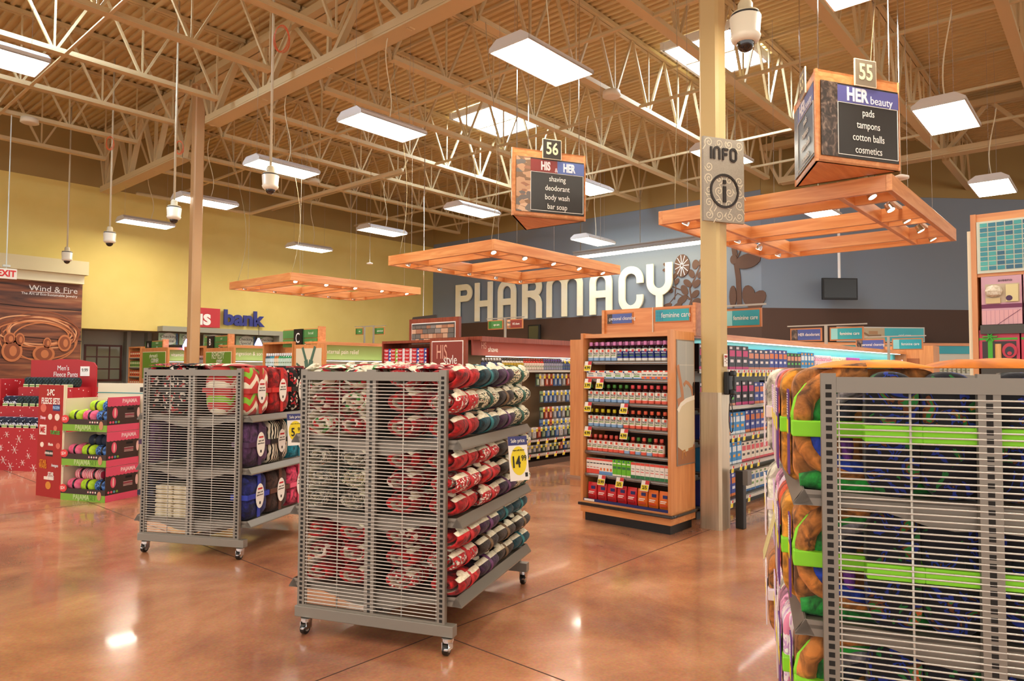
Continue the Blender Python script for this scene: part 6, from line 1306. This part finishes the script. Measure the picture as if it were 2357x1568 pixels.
tp = Cn('toothpaste_box', .17, .05, .057, 'c8202a', [(0, 1, .66, 1, '2f4a9a'), (0, .5, .8, 1, 'e8e8e8')], word='Colgate', wc='f8f4ee', wz=.5, ws=.038, wy=.03); tp2 = Cn('toothpaste_box', .17, .05, .057, 'c8202a', [(0, 1, .66, 1, '8ab83a'), (0, .5, .8, 1, 'e8e8e8')], word='Colgate', wc='f8f4ee', wz=.5, ws=.038, wy=.03); tp3 = Cn('toothpaste_box', .17, .05, .057, 'c8202a', [(0, 1, .7, 1, 'd8d8dc'), (.0, .5, .85, 1, 'f4ece4')], word='Colgate', wc='f8f4ee', wz=.5, ws=.038, wy=.03)
nc = int(w_/.172)
for j in range(nc):
    for i in range(4): dup((tp, tp2, tp3, tp3, tp)[j % 5], (X7+.02, y0+w_-.09-.172*j, zc+.0575*i), 0, 'red toothpaste box, %s layer, %s column from the left' % (('bottom', 'second', 'third', 'top')[i], ORD[j]), 'toothpaste boxes on the cherry endcap')
# restrooms sign
p, q = PX(943, 731, 8.2), PX(1003, 748, 8.2); t = thing('restroom_sign', 'dark restrooms sign peeking over the stone picture', 'sign', (8.2, q.y, q.z)); mb = MB(); W = p.y-q.y
mb.poly([(0, 0, 0), (0, W, 0), (0, W-.02, .03), (0, W*.88, p.z-q.z), (0, 0, p.z-q.z+.02)], (.03, 0, 0)); obj('board', mb, mat('2e2824', .5), t); text('restrooms', .12, (-.005, W*.5, .03), NY, Z_, PAPER, t); mb = MB(); mb.cyl((.015, W*.5, .1), (.015, W*.5, 3.6), .008, 6); obj('hanging_rod', mb, CHROME, t)
# ================================================================ GREEN AISLES (three gondolas toward the bank)
def green_aisle(y, x0, xl, header, lab, tx_px, prods, grp, zt=2.0):
    t = thing('remedy_gondola', lab, 'shelving', (x0, y, 0)); L_ = xl-x0
    mb = MB(); mb.box(0, .4, 0, L_, .44, zt-.02); obj('back_panel', mb, mat('d8cfb8', .7), t); mb = MB(); mb.box(0, 0, zt-.04, L_, .44, zt); mb.box(0, 0, zt-.06, L_, .02, zt-.04); obj('top_cap', mb, WOODX, t)
    mb = MB(); mb.box(0, .2, zt-.33, L_, .22, zt-.04, 0); obj('header_strip', mb, texmat('pale_green_header', 'noise', .5, [(.3, '7aa04e'), (.7, 'a8c078')], rough=.5, const=False), t)
    mb = MB(); mb.box(.1, .05, zt-.36, L_-.1, .1, zt-.35); obj('header_lamp', mb, mat('fff4e0', .4, emit=2), t)
    if header: text(header, .12, (PY(tx_px, 800, y+.2).x-x0, .195, zt-.18), X_, Z_, PAPER, t, xs=.85)
    for z in (zt-.62, zt-.95, .9, .5): face_shelf(t, z, 0, L_, 0, .38)
    x = .08; i = 0
    while x < L_-.1:
        pr, w_, nm = prods[int(x/.45) % len(prods)]; dup(pr, (x0+x+w_/2, y+.06, zt-.618), RF, '%s on the lit shelf of %s' % (nm, grp), 'products on the lit shelf of '+grp); x += w_+.006
    return t
pm1 = pk('ointment_box', .13, .09, .05, 'c83a2a', 'f0e0d0', '2f3f8a', 'box'); pm2 = pk('ointment_box', .15, .12, .05, 'e8a020', 'f4ead0', 'c8402a', 'box'); pm3 = pk('ointment_box', .15, .11, .05, 'e8b82a', '3a6ab0', 'f4f0e0', 'box')
pm4 = bot('pill_bottle', 'f0f0f0', '2a3f8a', 'f0ecec', .13, .03); pm5 = bot('pill_bottle', 'e8e8e8', 'f0ecec', 'c83a3a', .13, .03)
a = green_aisle(11.0, 7.15, 11.2, 'external pain relief', 'wooden gondola with pale green external pain relief header', 787, [(pm1, .13, 'red ointment box'), (pm1, .13, 'red ointment box'), (pm2, .15, 'yellow-orange ointment box'), (pm3, .15, 'yellow and blue ointment box')], 'the pain relief gondola')
a = green_aisle(14.4, 7.15, 10.8, 'congestion & sore', 'wooden gondola with green congestion header behind the remedy sign', 572, [(pm4, .066, 'navy pill bottle'), (pm5, .066, 'white pill bottle')], 'the congestion gondola')
a = green_aisle(17.6, 7.15, 9.8, 'vitamins', 'farthest wooden gondola with green header near the entry', 410, [(pm1, .13, 'red box'), (pm5, .066, 'white pill bottle')], 'the farthest gondola')
AL = mat('e0d4b0', .6)
t, f, w_, z0, h = framed(X7, 678, 745, 794, 905, WOODZ, AL, 'wood-framed cream picture of aloe leaves', nm='aloe_picture', border=WOODY, fl_=0)
mb = MB()
for pts, wd in (([(.5, .15), (.42, .6), (.3, .98)], .09), ([(.52, .1), (.6, .6), (.72, 1.0)], .1), ([(.45, .1), (.3, .35), (.1, .5)], .06), ([(.6, .1), (.75, .3), (.95, .42)], .06), ([(.5, .1), (.4, .25), (.2, .3)], .05)):
    P = [((w_*(1-x_)), z0+h*.25+h*.7*z_) for x_, z_ in pts]
    n_ = 8
    for i in range(len(P)-1): mb.strip([P[i], P[i+1]], wd*(1-.45*i)*w_*1.3, (-.012, 0, 0), Y_, Z_, NX, .003)
obj('aloe_leaves', mb, mat('4f6f5a', .6), f)
for a, b, lab, l1, l2 in ((326, 384, "wood-framed green pharmacist's corner sign", "pharmacist's", 'CORNER'), (471, 536, 'wood-framed green remedy center sign', 'REMEDY', 'center')):
    t, f, w_, z0, h = framed(X7, a, b, 802, 880, WOODZ, mat('6c9a32', .5), lab, border=CREAM, fl_=0); s1 = .17 if l1[0] == 'p' else .27
    text(l1, .21 if l1[0] != 'p' else .135, (-.014, w_*.5, PX(a, 820, X7).z), NY, Z_, mat('e4ecc8'), f, xs=.75); text(l2, .15 if l2 == 'CORNER' else .14, (-.014, w_*.45, PX(a, 831, X7).z), NY, Z_, PAPER, f, xs=.75)
ms_ = [bot('mouthwash_bottle', 'f4f4f4', '1f5a6a', 'c8dcd8', .27, .04), bot('mouthwash_bottle', 'f4f4f4', '1f8a9a', 'd8ecec', .27, .04), bot('mouthwash_bottle', 'f4f4f4', 'c8742a', 'f0e0c0', .27, .04), bot('mouthwash_bottle', 'f4f4f4', '1f9a5a', 'd0ecd8', .27, .04)]
t, w_, zt_, y0 = end_shelf(X7+.1, 607, 672, 797, WOODZ, 'honey wood endcap with teal and green mouthwash bottles', [1.53, 1.1, .7, .3], 2.02); zm = 1.53; k = 0; y = w_-.05
nm4 = ('dark teal', 'teal', 'amber', 'green')
while y > .03: c = (0, 0, 1, 1, 2, 2, 3, 3, 3, 3, 3)[min(k, 10)]; dup(ms_[c], (X7+.16, y0+y, zm), 0, '%s mouthwash bottle with white cap on the endcap' % nm4[c], 'mouthwash bottles on the endcap'); y -= .083; k += 1
t, w_, zt_, y0 = end_shelf(X7+.1, 425, 468, 804, WOODZ, 'honey wood endcap with small dark bottles left of the remedy sign', [1.53, 1.1, .7], 2.0); y = w_-.05; sb = bot('dropper_bottle', 'd8a8a0', '6a5a5a', 'a8a0a0', .25, .03); k = 0
while y > .03: dup(sb, (X7+.16, y0+y, 1.53), 0, 'slim grey-brown bottle on the endcap by the remedy sign', 'slim bottles on the endcap'); y -= .07; k += 1
t, w_, zt_, y0 = end_shelf(X7+.1, 297, 322, 806, WOODZ, 'honey wood shelf of orange packs at the far left', [1.75, 1.5, 1.25, 1.0, .7], 2.05)
op = pk('snack_pack', .13, .17, .05, 'e0602a', 'f0d8b0', '3a2a2a'); og = pk('snack_pack', .13, .17, .05, '7aa83a', 'e0e0b0', '3a3a5a')
for zi, z in enumerate((1.75, 1.5, 1.25, 1.0)):
    y = w_-.08; k = 0
    while y > .05: dup((op, og)[(zi == 1)], (X7+.13, y0+y, z), 0, '%s pack on the %s shelf of the far left endcap' % (('orange', 'green')[(zi == 1)], ORD[zi]), 'packs on the far left endcap'); y -= .14; k += 1
def letter_sign(a, b, c, d_, mid, ch, lab, l1, l2):
    p, q = PX(a, c, X7+.2), PX(b, d_, X7+.2); t = thing('aisle_letter_sign', lab, 'sign', (X7+.2, q.y, q.z)); W = p.y-q.y; h = p.z-q.z; m0 = PX(mid[0], c, X7+.2).y-q.y; m1 = PX(mid[1], c, X7+.2).y-q.y
    mb = MB(); mb.box(0, 0, 0, .12, W, h); mb.box(-.02, -.05, -.02, .12, 0, h+.03); obj('wooden_box', mb, WOODY, t)
    mb = MB(); mb.box(-.02, .02, .02, 0, m1-.01, h*.48, 0); mb.box(-.02, .02, h*.52, 0, m1-.01, h-.02, 0); mb.box(-.02, m0+.01, .02, 0, W-.01, h*.48, 0); mb.box(-.02, m0+.01, h*.52, 0, W-.01, h-.02, 0); mb.box(-.024, m1-.05, .02, -.02, m1-.02, h-.02, 1); obj('green_panels', mb, [GREENS, mat('2a5a2a')], t)
    mb = MB(); mb.box(-.035, m1, 0, 0, m0, h, 0); bp_ = obj('letter_plate', mb, BLACK, t); text(ch, h*.75, (-.04, (m0+m1)/2, h*.5), NY, Z_, PAPER, bp_, xs=.8)
    text(l1, .07, (-.024, m1*.45, h*.75), NY, Z_, mat('cfe0c0'), t, xs=.8); text(l2, .07, (-.024, m1*.45, h*.3), NY, Z_, mat('cfe0c0'), t, xs=.8)
    mb = MB(); mb.box(.01, .05, p.z*0-.35 if q.z > 1.9 else -.1, .1, W-.05, 0); obj('support_box', mb, WOODY, t)
letter_sign(653, 733, 760, 800, (680, 699), 'C', 'black letter C sign between green category panels', 'first aid', 'pain')
letter_sign(472, 525, 775, 802, (480, 495), 'B', 'black letter B sign between green category panels', 'cold', 'cough')
letter_sign(336, 375, 786, 805, (339, 350), 'A', 'black letter A sign beside green category panels', 'vitamin', 'diet')
# wood end panel behind the medicine endcap
p = PZ(1312, 1098, 0); t = thing('gondola_end', 'plain honey wood gondola end left of the medicine endcap', 'shelving', (p.x, p.y-.9, 0)); mb = MB(); mb.box(0, 0, .0, .06, .9, 1.93); obj('side_panel', mb, WOODZ, t); mb = MB(); mb.box(-.03, .02, 0, .02, .93, .03); obj('base', mb, mat('b08a70', .5), t)
# dark monitor on brown wall and low counter light
c = PX(1228, 775, XW-.3); t = thing('wall_monitor', 'small dark monitor on the brown wall beside the shave sign', 'monitor', c); mb = MB(); mb.box(0, -.25, -.4, .1, .25, .4); obj('case', mb, BLACK, t, bevel=.01); mb = MB(); mb.box(-.004, -.2, -.3, 0, .2, .35); obj('screen', mb, mat('1c2422', .1, coat=1), t)
mb = MB(); a, b = PX(1215, 790, XW-.1), PX(1265, 796, XW-.1); mb.box(XW-.1, b.y, b.z-.05, XW-.02, a.y+1.2, a.z+.02); tag(obj('service_window', mb, mat('f0dca0', .5, emit=.8)), 'dim lit service window strip on the brown wall', 'window')
for o in PR: free(o)
for o in PROTO.values(): free(o)
